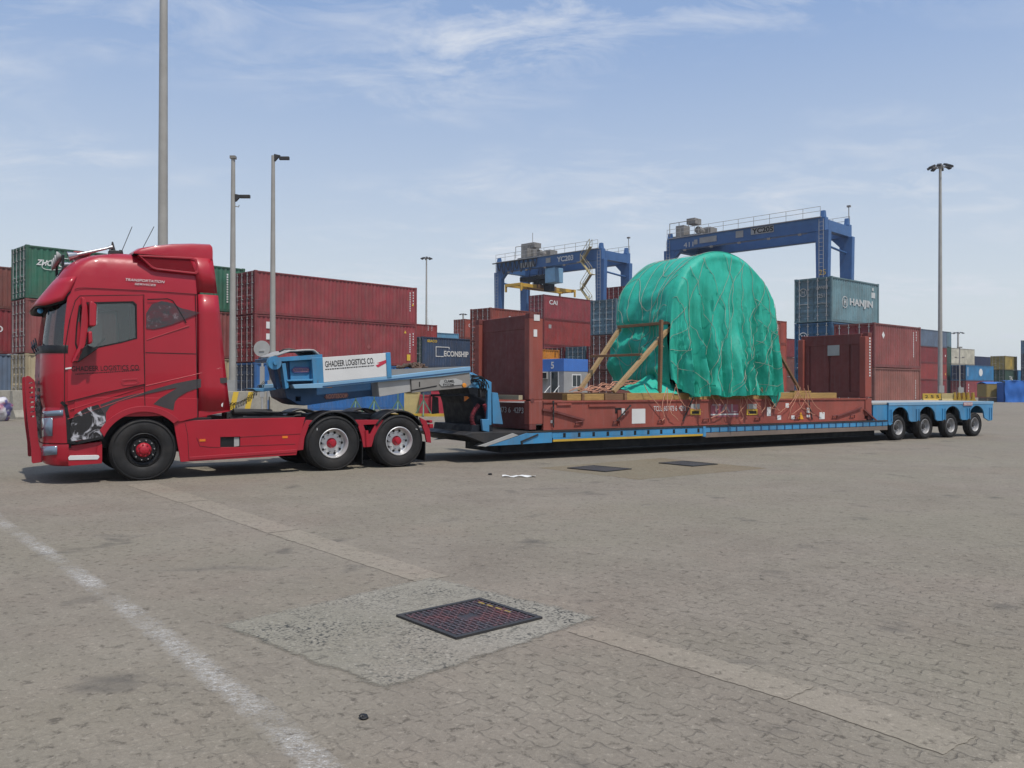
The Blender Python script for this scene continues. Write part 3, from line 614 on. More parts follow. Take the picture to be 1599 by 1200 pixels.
# --- side air intake on the roof
for s in (0, 1):
    f = (lambda y: y) if s == 0 else (lambda y: 2.5-y)
    po = [oy(x, y, .0) for x, y in ((216, 398), (300, 402), (308, 405), (310, 412), (311, 426), (307, 429), (245, 422), (237, 419), (226, 408))]
    cx_ = sum(p[0] for p in po)/9; cz_ = sum(p[1] for p in po)/9; pi_ = [((x-cx_)*.90+cx_, (z-cz_)*.74+cz_) for x, z in po]
    bm = BM(); prism(bm, po, f(.0), f(.42), [pi_]); ai = obj('air_intake', bm, RED2, T, bev=.008)
    bm = BM(); prism(bm, pi_, f(.03), f(.3)); obj('intake_backing', bm, paint((.09, .01, .014), .7, .1), ai)
    bm = BM()
    x0 = min(p[0] for p in pi_); x1 = max(p[0] for p in pi_); z0 = min(p[1] for p in pi_); z1 = max(p[1] for p in pi_)
    def inside(x, z):
        c = False; n = len(pi_)
        for i in range(n):
            a, b = pi_[i], pi_[(i+1) % n]
            if (a[1] > z) != (b[1] > z) and x < (b[0]-a[0])*(z-a[1])/(b[1]-a[1])+a[0]: c = not c
        return c
    for k in range(60):
        for dr in (1, -1):
            seg = None; st = -.6+k*.032
            for q in range(90):
                z = z0+(z1-z0)*q/89; x = x0+st*1.0+dr*(z-z0)*1.2+(0 if dr > 0 else .45); ins_ = inside(x, z)
                if ins_ and seg is None: seg = (x, z)
                if (not ins_ or q == 89) and seg is not None:
                    if abs(z-seg[1]) > .01: tube(bm, [(seg[0], f(.02), seg[1]), (x, f(.02), z)], .004, 4)
                    seg = None
    obj('intake_mesh', bm, RED2, ai)
# --- roof spoiler
prof = [(-.17, 3.90), (-.05, 3.99), (.2, 4.06), (.5, 4.12), (.8, 4.155), (1.10, 4.17), (1.125, 4.13)]
st = [(x, 3.86 if x < .9 else 3.87) for x, _ in prof]
bm = BM(); rows = []
for (x, zt) in prof:
    r_ = []
    zb = 3.87; wdt = .03
    for (y, z) in ((.03, zb), (.03, zb+(zt-zb)*.55), (.06, zt-(zt-zb)*.15), (.16, zt-.01), (.45, zt+.03), (1.25, zt+.06), (2.05, zt+.03), (2.34, zt-.01), (2.44, zt-(zt-zb)*.15), (2.47, zb+(zt-zb)*.55), (2.47, zb)): r_.append((x, y, z))
    rows.append(r_)
V = grid_mesh(bm, rows); bm.faces.new(V[-1][::-1]); bm.faces.new(V[0]); 
bm.faces.new([V[i][0] for i in range(len(V))][::-1]+[V[-1][-1]]+[V[i][-1] for i in range(len(V)-1, -1, -1)][1:]) if False else None
obj('roof_spoiler', bm, RED, T, smooth=45)
# side deflectors behind the cab
for s in (0, 1):
    f = (lambda y: y) if s == 0 else (lambda y: 2.5-y)
    bm = BM()
    rows = []
    for z, xa, xb in [(4.02-.14, .72, 1.125), (3.6, .84, 1.165), (3.27, .86, 1.205)]: rows.append([(xa, f(.03), z), (xa+(xb-xa)*.35, f(.02), z), (xa+(xb-xa)*.75, f(.03), z), (xb, f(.06), z)])
    grid_mesh(bm, rows); o = obj('upper_deflector', bm, RED, T, smooth=60); q = o.modifiers.new('s', 'SOLIDIFY'); q.thickness = .03; q.offset = 0
    bm = BM(); rows = []
    for z, xa, xb in [(3.235, .875, 1.215), (2.9, .88, 1.25), (2.2, .885, 1.32), (1.6, .89, 1.385), (1.18, .895, 1.435)]: rows.append([(xa, f(.015), z), (xa+(xb-xa)*.35, f(.0), z), (xa+(xb-xa)*.75, f(.012), z), (xb, f(.05), z-(0 if z > 1.2 else .0))])
    grid_mesh(bm, rows); o = obj('side_deflector', bm, RED, T, smooth=60); q = o.modifiers.new('s', 'SOLIDIFY'); q.thickness = .03; q.offset = 0
    bm = BM(); prism(bm, [(.89, 1.18), (.89, 1.07), (1.435, 1.17), (1.435, 1.18)], f(.0), f(.03)); obj('deflector_skirt', bm, RED, T)
bm = BM(); prism(bm, [oy(348, 636), oy(344, 633), oy(349, 629)], -.004, .01); obj('reflector', bm, WHITE, T)
bm = BM(); box(bm, .855, .94, .2, 2.3, 1.1, 3.9); obj('cab_rear_wall', bm, RED2, T)
# --- mirrors
for s in (0, 1):
    f = (lambda y: y) if s == 0 else (lambda y: 2.5-y)
    bm = BM(); ar = [oy(x, y, -.2) for x, y in ((127, 463), (133, 466), (137, 478), (139, 505), (137, 520), (134, 538), (122, 566), (113, 566), (124, 540), (127, 510), (129, 480))]
    prism(bm, ar, f(-.20), f(-.11)); ma = obj('mirror_arm', bm, RED, T, bev=.015)
    bm = BM(); prism(bm, [oy(x, y, -.2) for x, y in ((139, 473), (143, 472), (150, 477), (149, 509), (146, 511), (139, 510))], f(-.36), f(-.10)); mh = obj('mirror_housing', bm, RED, ma, bev=.025)
    bm = BM(); prism(bm, [oy(x, y, -.2) for x, y in ((150.5, 479), (151, 480), (150.5, 508), (149.5, 508))], f(-.34), f(-.12)); obj('mirror_glass', bm, CHROME, mh)
    bm = BM(); prism(bm, [oy(x, y, -.2) for x, y in ((137, 518), (143, 518), (144, 536), (138, 539))], f(-.34), f(-.10)); obj('mirror_housing', bm, RED, ma, bev=.025)
    bm = BM(); prism(bm, [oy(x, y, -.02) for x, y in ((113, 566), (122, 566), (142, 552), (152, 545), (135, 540), (124, 545))], f(-.20), f(-.005)); obj('mirror_bracket', bm, BLACK, ma, bev=.01)
# --- bull bar
bb = None
for yy in (.42, 2.0):
    P = [oy(x, y, .4) for x, y in ((40, 590), (43, 587), (47, 588), (54, 594), (55.5, 600), (55, 640), (58, 660), (60, 690), (66, 710), (70, 716), (66, 722), (52, 724), (50, 722), (49, 700), (45, 670), (42, 640), (40.5, 610))]
    hs = []
    for k in range(8): c_ = oy(47+k*.4, 598+k*7.5, .4); hs.append([(c_[0]-.012, c_[1]-.02), (c_[0]+.04, c_[1]-.012), (c_[0]+.04, c_[1]+.012), (c_[0]-.012, c_[1]+.004)])
    bm = BM(); prism(bm, P, yy-.03, yy+.03, hs); bb = obj('bull_bar_plate', bm, RED2, T, bev=.008)
for py in (600, 622, 645, 672, 705):
    xx, zz = oy(51+(py-600)*.06, py, .4); bm = BM(); tube(bm, [(xx, .46, zz), (xx, 1.96, zz)], .026, 8); obj('bull_bar_tube', bm, RED2, T, smooth=60)
# --- lettering on the cab
BLK = paint((.012, .005, .006), .5, .05)
p0 = oy(112, 580.5); p1 = oy(219, 575)
o = text('lettering', 'GHADEER LOGISTICS CO.', T, (p0[0], -.0165, p0[1]), .085, BLK, (math.pi/2, -math.atan2(p1[1]-p0[1]-.03, p1[0]-p0[0]), 0), width=math.hypot(p1[0]-p0[0], p1[1]-p0[1]), bold=.004)
bm = BM(); p0 = oy(118, 585.5); p1 = oy(218, 579)
random.seed(3); x = p0[0]
while x < p1[0]:
    l = random.uniform(.008, .03); z = p0[1]+(p1[1]-p0[1])*(x-p0[0])/(p1[0]-p0[0]); box(bm, x, x+l, -.0163, -.0135, z, z+.016); x += l+.008
obj('small_print', bm, BLK, T)
p0 = oy(197, 438.5); text('roof_lettering', 'TRANSPORTATION', T, (p0[0], .028, p0[1]), .045, WHITE, (math.pi/2-.08, 0, 0), width=.62, shear=.25)
p0 = oy(211, 445); text('roof_lettering', 'SERVICES', T, (p0[0], .026, p0[1]), .035, WHITE, (math.pi/2-.08, 0, 0), width=.34, shear=.25)
p0 = oy(103, 576); bm = BM(); prism(bm, [oy(102.5, 575), oy(112, 573.5), oy(112, 576), oy(102.5, 577.3)], -.018, .0); obj('marker_light', bm, WHITE, T)
# --- chassis
bm = BM()
for yy in (.62, 1.80): box(bm, -1.1, 5.45, yy, yy+.08, .72, 1.0)
box(bm, 5.40, 5.45, .62, 1.88, .70, 1.0); box(bm, 1.5, 2.7, .3, 2.2, .9, 1.05)
obj('chassis_frame', bm, DARKM, T)
bm = BM(); box(bm, -.95, .4, .45, 2.05, .55, 1.35); obj('engine', bm, BLACK, T, bev=.03)
bm = BM(); box(bm, .7, 2.55, .10, .6, .36, .95); obj('fuel_tank', bm, DARKM, T, bev=.05)
bm = BM(); box(bm, .7, 2.55, 1.9, 2.4, .36, .95); obj('fuel_tank', bm, DARKM, T, bev=.05)
bm = BM(); box(bm, 1.45, 1.75, .35, .75, .95, 1.14); cyl(bm, (1.55, .3, 1.15), (2.3, .45, 1.12), .06, seg=12); box(bm, 1.9, 2.6, .7, 1.8, 1.0, 1.10); tube(bm, [(1.3, .5, 1.15), (1.6, .3, 1.17), (2.2, .35, 1.13), (2.9, .5, 1.10)], .02); obj('valve_block', bm, DARKM, T, bev=.01)
bm = BM(); lathe(bm, [(0, .45), (.04, .45), (.05, .4), (.05, .02)], (3.95, 1.25, 1.05), 32, 'Z'); box(bm, 3.3, 4.5, .72, 1.78, .98, 1.06); prism(bm, [(4.0, 1.02), (4.55, .93), (4.55, .98), (4.0, 1.08)], .9, 1.6); obj('fifth_wheel', bm, DARKM, T, bev=.01)
# side skirts
for s in (0, 1):
    f = (lambda y: y) if s == 0 else (lambda y: 2.5-y)
    so_ = [oy(272, 660), oy(283, 722), oy(464, 711), oy(470, 680), oy(478, 652), oy(380, 654), oy(296, 657)]
    hole = [oy(345, 683), oy(376, 682.5), oy(376, 698.5), oy(345, 699)]
    bm = BM(); prism(bm, so_, f(.02), f(.06), [hole]); sk = obj('side_skirt', bm, RED, T, bev=.006)
    bm = BM(); prism(bm, [oy(345, 683), oy(376, 682.5), oy(376, 698.5), oy(345, 699)], f(.055), f(.2)); obj('skirt_recess', bm, BLACK, sk)
    bm = BM(); prism(bm, [oy(367, 683.5), oy(375, 683.5), oy(375, 697), oy(367, 698)], f(.045), f(.06)); obj('recess_box', bm, LGREY, sk)
    for (x, y) in ((317, 688), (446, 683)):
        bm = BM(); c = oy(x, y); box(bm, c[0]-.05, c[0]+.05, f(.012) if s == 0 else f(.02), f(.02) if s == 0 else f(.012), c[1]-.02, c[1]+.02); obj('side_marker', bm, AMBER, sk)
    bm = BM()
    for P in ([oy(308, 684), oy(313, 697), oy(330, 699), oy(345, 699)], [oy(376, 697), oy(462, 694)], [oy(376, 683), oy(470, 678)], [oy(290, 661), oy(294, 680), oy(296, 718)]): tube(bm, [(x, f(.020), z) for x, z in P], .006, 5)
    obj('skirt_seam', bm, paint((.12, .01, .015), .6, .1), sk)
    bm = BM(); prism(bm, [oy(296, 714), oy(464, 702), oy(464, 707), oy(296, 719)], f(.008), f(.03)); obj('skirt_rib', bm, RED2, sk, bev=.006)
# rear mudguards, brackets, flaps
W0, W1, W2 = 0.0, 3.375, 4.74
for s in (0, 1):
    f = (lambda y: y) if s == 0 else (lambda y: 2.5-y)
    for cxw, a0, a1 in ((W1, 32, 150), (W2, 28, 148)):
        bm = BM(); rows = []
        for y in (.0, .02, .62, .64): rows.append([(cxw+(.60 if .01 < y < .63 else .57)*math.cos(R(d)), f(y), .53+(.615 if .01 < y < .63 else .585)*math.sin(R(d))) for d in range(a0, a1+1, 6)])
        grid_mesh(bm, rows); o = obj('mudguard', bm, BLACK, T, smooth=50); q = o.modifiers.new('s', 'SOLIDIFY'); q.thickness = .012
    br1 = [(467, 648), (491, 660-1), (484, 668), (476, 690), (474, 703), (463, 704), (464, 690), (470, 670), (478, 654)]
    bm = BM(); prism(bm, [oy(x, y, .03) for x, y in ((479, 656), (490, 657), (482, 668), (476, 685), (474, 703), (464, 704), (466, 686), (471, 672))], f(.03), f(.08)); obj('mudguard_bracket', bm, RED2, T, bev=.006)
    bm = BM(); prism(bm, [oy(x, y, .03) for x, y in ((555, 656), (600, 656), (592, 668), (585, 682), (581, 698), (568, 699), (565, 682), (560, 667))], f(.03), f(.08), [[oy(x, y, .03) for x, y in ((568, 664), (587, 663), (579, 678), (573, 678))]]); b2 = obj('mudguard_bracket', bm, RED2, T, bev=.006)
    bm = BM(); x_, z_ = oy(574, 690, .03); cyl(bm, (x_, f(.02), z_-.1), (x_-.02, f(.02), z_+.22), .035, seg=10); obj('bracket_strut', bm, RED, b2)
    bm = BM(); prism(bm, [oy(x, y, .03) for x, y in ((656, 652), (666, 657), (672, 672), (674, 692), (667, 691), (664, 676), (659, 664))], f(.03), f(.08)); b3 = obj('mudguard_bracket', bm, RED2, T, bev=.006)
    x_, z_ = oy(671, 664, .03); bm = BM(); box(bm, x_-.0, x_+.09, f(.02) if s == 0 else f(.25), f(.25) if s == 0 else f(.02), z_-.07, z_+.02); box(bm, x_-.0, x_+.07, f(.02) if s == 0 else f(.2), f(.2) if s == 0 else f(.02), z_+.04, z_+.10); obj('tail_light', bm, RED, b3, bev=.015)
    for (xa, xb) in ((566, 575), (664, 673)):
        bm = BM(); xx, zz = oy(xa, 690, .03); box(bm, xx, xx+.02, f(.04) if s == 0 else f(.6), f(.6) if s == 0 else f(.04), .10, zz); obj('mud_flap', bm, BLACK, T)
bm = BM()
for X in (W1, W2): cyl(bm, (X, .3, .53), (X, 2.2, .53), .09, seg=12); bmesh.ops.create_uvsphere(bm, u_segments=12, v_segments=8, radius=.2, matrix=Matrix.Translation((X, 1.25, .53)))
cyl(bm, (0, .3, .5), (0, 2.2, .5), .06, seg=12); obj('axles', bm, DARKM, T)
for side, Y in ((-1, 0), (1, 2.5)):
    wheel(T, W0, Y+(.02 if side < 0 else -.02), side, .535, .29, .37, 'steer'); wheel(T, W1, Y+(0 if side < 0 else 0), side, .535, .29, .30, 'drive'); wheel(T, W2, Y, side, .535, .29, .30, 'drive')
# coiled air lines to the trailer
for k, (mt, dy) in enumerate(((BLACK, 0), (BLACK, .12), (YELLOW, .25))):
    bm = BM(); a = Vector((1.30, .95+dy, 1.42-.03*k)); b = Vector((2.35, .9+dy, 1.72)); P = []
    for i in range(17*12+1):
        u = i/(17*12); c = a.lerp(b, u); c.z -= .30*math.sin(math.pi*u)**1; rad = .055*(1 if .06 < u < .94 else .3); an = 2*math.pi*17*u
        P.append(c+Vector((.012*math.sin(an), rad*math.cos(an), rad*math.sin(an))))
    tube(bm, P, .0052, 5); obj('air_line', bm, mt if k < 2 else paint((.35, .28, .05), .5, .2), T, smooth=60)
# ================================================================== TRAILER
G = rthing('low_loader_trailer', 'blue four axle low loader trailer with gooseneck coupled behind the red tractor', 'trailer')
def gp(name, pts, y0, y1, mat, parent=None, Y=None, bev=.008, holes=()):
    YY = y0 if Y is None else Y
    bm = BM(); prism(bm, [oy(x, y, YY) for x, y in pts], y0, y1, [[oy(x, y, YY) for x, y in h] for h in holes]); return obj(name, bm, mat, parent or G, bev=bev)
# neck box at the front
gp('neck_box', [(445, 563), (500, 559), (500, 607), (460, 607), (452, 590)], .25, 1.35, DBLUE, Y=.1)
gp('box_top_plate', [(428, 559), (503, 553.5), (503, 561), (440, 565), (428, 564)], .06, 1.4, BLUE, Y=.1)
gp('box_post', [(487, 559), (504, 558), (506, 601), (490, 604)], .05, .5, BLUE, Y=.06)
gp('box_post', [(440, 568), (446, 567), (451, 606), (446, 608)], .08, .25, BLUE, Y=.1)
gp('box_shelf', [(448, 593.5), (490, 592), (490, 595), (448, 596)], .06, .5, BLUE, Y=.08)
gp('box_panel', [(455, 564), (487, 562), (488, 594), (457, 594)], .20, .26, BLUE, Y=.1)
nb = gp('name_plate', [(457, 578), (463, 573), (484, 573), (487, 578), (483, 582.5), (461, 583)], .17, .2, paint((.1, .11, .28), .5, .2), Y=.1)
p_ = oy(460, 581, .1); text('lettering', 'NOOTEBOOM', nb, (p_[0], .167, p_[1]), .07, paint((.5, .25, .25), .5, .1), width=.30)
# reel
c_ = oy(429, 567, .05); bm = BM(); lathe(bm, [(0, .11), (.0, .125), (.02, .125), (.03, .09), (.10, .09), (.11, .125), (.13, .125), (.135, .02)], (c_[0], .02, c_[1]), 28); cyl(bm, (c_[0], -.03, c_[1]), (c_[0], .05, c_[1]), .04, seg=12); obj('winch_reel', bm, BLUE, G, smooth=40)
# long side rail and sign board
rail = [(457, 601), (504, 598.5), (612, 587.5), (735, 573), (735, 582), (690, 588), (612, 595), (504, 606), (460, 607)]
gp('side_rail', rail, .04, .30, LBLUE, Y=.05); 
bm = BM(); prism(bm, [oy(x, y, .05) for x, y in rail], 2.2, 2.44); obj('side_rail', bm, LBLUE, G, bev=.008)
gp('rail_groove', [(504, 603), (612, 592), (735, 578.5), (735, 580.5), (612, 594), (504, 605)], .034, .05, DBLUE, Y=.05, bev=0)
sb = gp('sign_board', [(504, 558.5), (604, 551.5), (604.5, 588), (506, 597.5)], .05, .10, WHITE, Y=.05)
gp('board_post', [(603, 551), (610, 550.5), (612, 590), (605, 591)], .03, .2, BLUE, Y=.04)
p_ = oy(508.5, 575.5, .05); p2 = oy(585, 569.5, .05)
text('lettering', 'GHADEER LOGISTICS CO.', sb, (p_[0], .0475, p_[1]+.02), .115, BLACK, (math.pi/2, -math.atan2(p2[1]-p_[1], p2[0]-p_[0]), 0), width=p2[0]-p_[0], bold=.008)
bm = BM(); x = p_[0]; random.seed(5)
while x < p2[0]:
    l = random.uniform(.012, .04); z = p_[1]-.03+(p2[1]-p_[1])*(x-p_[0])/(p2[0]-p_[0]); box(bm, x, x+l, .0465, .0495, z, z+.02); x += l+.012
obj('small_print', bm, BLACK, sb)
a = oy(587, 571, .05); bm = BM(); prism(bm, [(a[0], a[1]), (a[0]+.2, a[1]+.09), (a[0]+.26, a[1]+.07), (a[0]+.05, a[1]-.04)], .0465, .0495); prism(bm, [(a[0]+.03, a[1]+.05), (a[0]+.26, a[1]+.13), (a[0]+.28, a[1]+.11), (a[0]+.1, a[1]+.04)], .046, .0492); obj('logo', bm, paint((.6, .04, .08), .5, .1), sb)
# decks, far side
bm = BM(); prism(bm, [oy(612, 577, .3), oy(735, 572, .3), oy(735, 577, .3), oy(612, 588, .3)], .3, 2.2); obj('neck_deck', bm, GREY, G)
# the far board hidden from this side
bm = BM(); prism(bm, [oy(504, 560, .05), oy(604, 552, .05), oy(604, 588, .05), oy(506, 597, .05)], 2.36, 2.42); obj('far_board', bm, BLUE, G)
bm = BM(); random.seed(11)
for k in range(7):
    P = []; x0, z0 = oy(618+k*6, 578.5-k*.6, .5)
    for i in range(14): P.append((x0+.5*i/13+.04*math.sin(i*2+k), .45+.12*k+.1*math.sin(i*1.3+k*2), z0+.05+.035*math.sin(i*1.9+k)+.05*math.sin(math.pi*i/13)))
    for a, b in zip(P, P[1:]):
        tube(bm, [a, b], .022, 5)
tag(obj('chain_pile', bm, paint((.12, .07, .045), .7, .4), smooth=50), 'pile of rusty brown lashing chain lying on the gooseneck deck', 'chain').matrix_world = RIG
# canvas and cables lying on the box top
bm = BM(); rows = []
for j in range(9):
    y = .15+.15*j; row = []
    for i in range(22):
        u = i/21; x, z = oy(432+70*u, 558-4*u, .1); lo_ = max(0, min(1, min(u*3, (1-u)*8))); row.append((x, y, z+.02+.10*lo_+.04*noise.noise(Vector((x*3, y*3, 0)))))
    rows.append(row)
grid_mesh(bm, rows); o = obj('canvas_sheet', bm, LGREY, smooth=60); o.matrix_world = RIG; q = o.modifiers.new('s', 'SOLIDIFY'); q.thickness = .03; tag(o, 'folded grey canvas lying on top of the gooseneck front box', 'canvas')
bm = BM(); tube(bm, [(2.4+.1*i, .3+.05*math.sin(i), 2.27+.06*math.sin(i*.8)) for i in range(9)], .016); o = obj('hose', bm, BLACK); o.matrix_world = RIG; tag(o, 'black hose lying loosely on the grey canvas', 'hose')
# underframe of the gooseneck
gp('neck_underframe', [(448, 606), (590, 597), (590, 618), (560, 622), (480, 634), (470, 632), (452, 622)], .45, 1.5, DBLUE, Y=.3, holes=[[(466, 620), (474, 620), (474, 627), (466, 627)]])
np2 = gp('name_plate', [(510, 620), (514, 616), (546, 613.5), (549, 618), (546, 621), (514, 624.5)], .42, .45, paint((.2, .1, .12), .5, .2), Y=.3)
p_ = oy(513, 623, .3); q_ = oy(546, 620, .3); text('lettering', 'NOOTEBOOM', np2, (p_[0], .417, p_[1]), .085, paint((.62, .3, .22), .5, .1), (math.pi/2, -.03, 0), width=q_[0]-p_[0], bold=.01)
bm = BM(); c = oy(514, 603.5, .1); box(bm, c[0]-.06, c[0]+.06, .08, .12, c[1]-.03, c[1]+.02); obj('side_marker', bm, ORANGE, G)
gp('front_bracket', [(395, 607), (430, 606), (432, 609), (412, 612), (400, 611)], .3, .9, BLUE, Y=.3)
gp('cable_bracket', [(426, 566), (431, 568), (440, 607), (433, 608)], .3, .5, DBLUE, Y=.3)
# silver tool boxes
tb = gp('tool_box', [(590, 596.5), (641, 590.5), (642, 612), (593, 620)], .10, .7, LGREY, Y=.1, bev=.012)
tb = gp('tool_box', [(642, 590.5), (733, 582), (735, 601), (728, 606), (643, 614)], .06, .7, GREY, Y=.08, bev=.012)
gp('box_plate', [(688, 594), (712, 591.5), (722, 595), (722, 601), (690, 604), (686, 600)], .045, .06, LGREY, tb, Y=.06, bev=.004)
p_ = oy(694, 597.5, .05); text('lettering', 'CLAMEL', tb, (p_[0], .042, p_[1]), .055, BLACK, width=.24, bold=.01); p_ = oy(692, 603, .05); text('lettering', 'SYSTEM', tb, (p_[0], .042, p_[1]), .05, DARKM, width=.25, bold=.005)
bm = BM(); c = oy(725, 602, .06); lathe(bm, [(0, .05), (-.02, .045), (-.025, .01)], (c[0], .05, c[1]), 16); obj('side_marker', bm, ORANGE, tb)
seams('tool_box_slot', [[oy(643, 610, .06), oy(682, 603, .06)], [oy(655.5, 597, .06), oy(655.5, 604, .06)]], tb, .02, .052)
# neck end plates and swan neck leg
gp('neck_leg', [(734, 604), (769, 606), (769, 664), (766, 686), (748, 672), (742, 630)], .50, 1.95, NAVY_SHADED, Y=.4)  # front wall lies in shade, its base colour is darkened to carry that
gp('leg_foot', [(738, 664), (770, 664), (770, 686), (757, 691), (741, 686), (735, 682)], .30, 2.1, NAVY_SHADED, Y=.3)
gp('neck_end_plate', [(731, 582), (738, 582), (768, 597), (768, 664), (762, 664), (762, 610), (744, 606), (733, 604)], .22, .30, BLUE, Y=.22)
gp('support_plate', [(769, 613), (778, 614), (786, 663), (770, 662)], .25, .32, BLUE, Y=.25)
gp('support_plate', [(752, 655), (764, 655), (764, 675), (754, 673)], .18, .25, BLUE, Y=.2)
gp('reflector', [(726, 616), (733, 621.5), (726, 627)], .51, .55, AMBER, Y=.52, bev=0)
bm = BM(); c = oy(752, 612, .2); box(bm, c[0]-.08, c[0]+.08, .13, .22, c[1]-.12, c[1]+.08); obj('control_box', bm, BLACK, G, bev=.02)
bm = BM(); random.seed(21)
for k in range(9):
    a = oy(735+random.uniform(-2, 3), 586+k*1.5, .15); b = oy(750+random.uniform(-3, 12), 606+random.uniform(-4, 16), .15)
    P = []
    for i in range(12):
        u = i/11; P.append((a[0]+(b[0]-a[0])*u+.10*math.sin(math.pi*u)*random.choice((1, 1)), .12+.05*math.sin(k+u*5), a[1]+(b[1]-a[1])*u+.12*math.sin(math.pi*u)))
    tube(bm, P, .012, 5)
obj('hydraulic_hoses', bm, BLACK, G, smooth=60)
gp('side_hose_guard', [(733, 583), (739, 585), (737, 606), (732, 606)], .2, .3, LBLUE, Y=.2)
bm = BM()
for (xa, ya, bend) in ((748, 632, -1), (757, 632, .3)):
    a = oy(xa, ya, .3); b = oy(758 if bend < 0 else 764, 682, .3); P = []
    for i in range(60):
        u = i/59; P.append((a[0]+(b[0]-a[0])*u+bend*.22*math.sin(math.pi*u), .30+.1*u, a[1]+(b[1]-a[1])*u))
    tube(bm, P, .045, 8)
    for i in range(3, 57, 5):
        q = Vector(P[i]); q2 = Vector(P[i+1]); cyl(bm, q, q2, .054, seg=8)
obj('red_wrapped_hose', bm, paint((.22, .02, .035), .6, .55, dcol=(.03, .02, .02)), G, smooth=50)
# mudflap hanging at the neck
gp('rubber_flap', [(676, 619), (685, 621), (686, 646), (675, 647)], .5, .52, BLACK, Y=.5, bev=0); gp('flap_arm', [(675, 616), (742, 615), (742, 619), (675, 619.5)], .5, .56, NAVY_SHADED, Y=.5)
# ---- low bed
def sidebeams(y0, y1, nm, mat, x0, x1, z0, z1):
    bm = BM(); box(bm, x0, x1, y0, y1, z0, z1); return obj(nm, bm, mat, G, bev=.006)
Zt = .655
bm = BM(); prism(bm, [(6.2, .60), (6.75, .40), (7.05, .40), (7.9, .58), (7.9, .62), (7.2, .64), (6.4, .65)], -.02, 2.55); obj('bed_nose', bm, DARKM, G, bev=.01)
bm = BM(); prism(bm, [(6.78, .35), (8.44, .37), (8.44, .60), (7.75, .60)], -.03, .02); obj('nose_plate', bm, BLUE, G, bev=.006); bm = BM(); prism(bm, [(6.78, .35), (8.44, .37), (8.44, .60), (7.75, .60)], 2.51, 2.56); obj('nose_plate', bm, BLUE, G, bev=.006)
bm = BM(); prism(bm, [(6.55, .36), (6.72, .34), (7.55, .56), (7.40, .61)], -.035, .2); obj('loading_ramp', bm, LGREY, G, bev=.005)
seams('ramp_bar', [[(7.62, .42), (8.05, .56)], [(7.62, .42), (7.64, .36)]], G, .035, -.05, DARKM, .02)
sidebeams(-.02, .12, 'bed_rail', BLUE, 8.45, 20.76, .47, .60); sidebeams(2.43, 2.57, 'bed_rail', BLUE, 8.45, 20.76, .47, .60)
sidebeams(-.035, .0, 'rail_cap', DARKM, 7.8, 20.76, .602, .640); sidebeams(0.002, 2.55, 'bed_deck', DARKM, 6.9, 20.76, .603, .637)
sidebeams(-.03, .10, 'yellow_strip', YELLOW, 8.47, 13.14, .385, .435); sidebeams(-.028, .11, 'lower_rail', BLUE, 8.47, 13.14, .437, .468)
sidebeams(-.03, .11, 'lower_beam', paint((.22, .17, .14), .7, .5, dcol=(.12, .1, .09)), 13.16, 20.74, .34, .458); sidebeams(.45, 2.1, 'centre_beam', NAVY_SHADED, 7.4, 20.8, .15, .60)
bm = BM()
for i in range(11): x = 8.75+i*.415; box(bm, x, x+.07, -.0245, -.012, .475, .575)
obj('rail_slots', bm, BLACK, G)
for i in range(24):
    x = 13.35+i*.31; bm = BM(); box(bm, x, x+.035, -.034, -.012, .46, .60); obj('rail_stiffener', bm, DBLUE, G)
bm = BM(); box(bm, 13.08, 13.18, -.045, .0, .36, .62); obj('bed_joint', bm, BLUE, G, bev=.01)
# outriggers under the bed
bm = BM()
for i in range(16): box(bm, 8.0+i*.82, 8.08+i*.82, .12, 2.42, .38, .47)
obj('cross_members', bm, NAVY_SHADED, G)
# ---- bogie
TX0, TS = 21.43, 1.415
side = [(20.84, .50)]
pl = [(20.84, 1.10), (20.84, .50), (20.92, .47), (21.06, .53)]
for i in range(4):
    c = TX0+TS*i
    for d in range(168, 11, -12): pl.append((c+.50*math.cos(R(d))*(1.0 if 30 < d < 150 else .95), .42+.60*max(0, math.sin(R(d)))**.75))
    if i < 3: pl += [(c+.56, .56), (c+TS-.56, .56)]
pl += [(26.42, .50), (26.62, .52), (26.66, 1.10)]
for s in (0, 1):
    bm = BM(); prism(bm, pl, 0 if s == 0 else 2.45, .05 if s == 0 else 2.50); obj('bogie_side', bm, BLUE, G, bev=.008)
    yb = -.012 if s == 0 else 2.498
    bm = BM(); prism(bm, [(20.84, 1.08), (26.68, 1.08), (26.66, 1.135), (20.84, 1.135)], yb, yb+.014); obj('bogie_trim', bm, LBLUE, G)
    bm = BM()
    for i in range(4):
        for dx in (-.66, -.52): 
            x = TX0+TS*i+dx+ .06
            if i == 0: x = 20.9 if dx < -.6 else 20.98
            box(bm, x, x+.03, yb-.012, yb+.012, .58, .95)
    box(bm, 26.42, 26.47, yb-.012, yb+.012, .55, .95); box(bm, 26.54, 26.58, yb-.012, yb+.012, .55, .95)
    obj('bogie_ribs', bm, BLUE, G)
bm = BM(); box(bm, 20.12, 26.66, .06, 2.44, 1.10, 1.165); obj('bogie_deck', bm, LGREY, G, bev=.01)
bm = BM(); box(bm, 20.84, 26.68, -.01, .06, 1.137, 1.165); box(bm, 20.84, 26.68, 2.44, 2.51, 1.137, 1.165); obj('deck_edge', bm, LBLUE, G)
bm = BM(); prism(bm, [(20.12, .62), (20.80, .50), (20.83, .50), (20.83, 1.098), (20.12, 1.098)], .10, 2.4); obj('bogie_front_box', bm, DBLUE, G, bev=.01); 
bm = BM(); box(bm, 20.15, 20.838, .045, .10, .55, 1.09); obj('bogie_front_panel', bm, BLUE, G)
bm = BM(); box(bm, 21.0, 26.5, .75, 1.75, .55, 1.0); obj('bogie_frame', bm, NAVY_SHADED, G)
bm = BM()
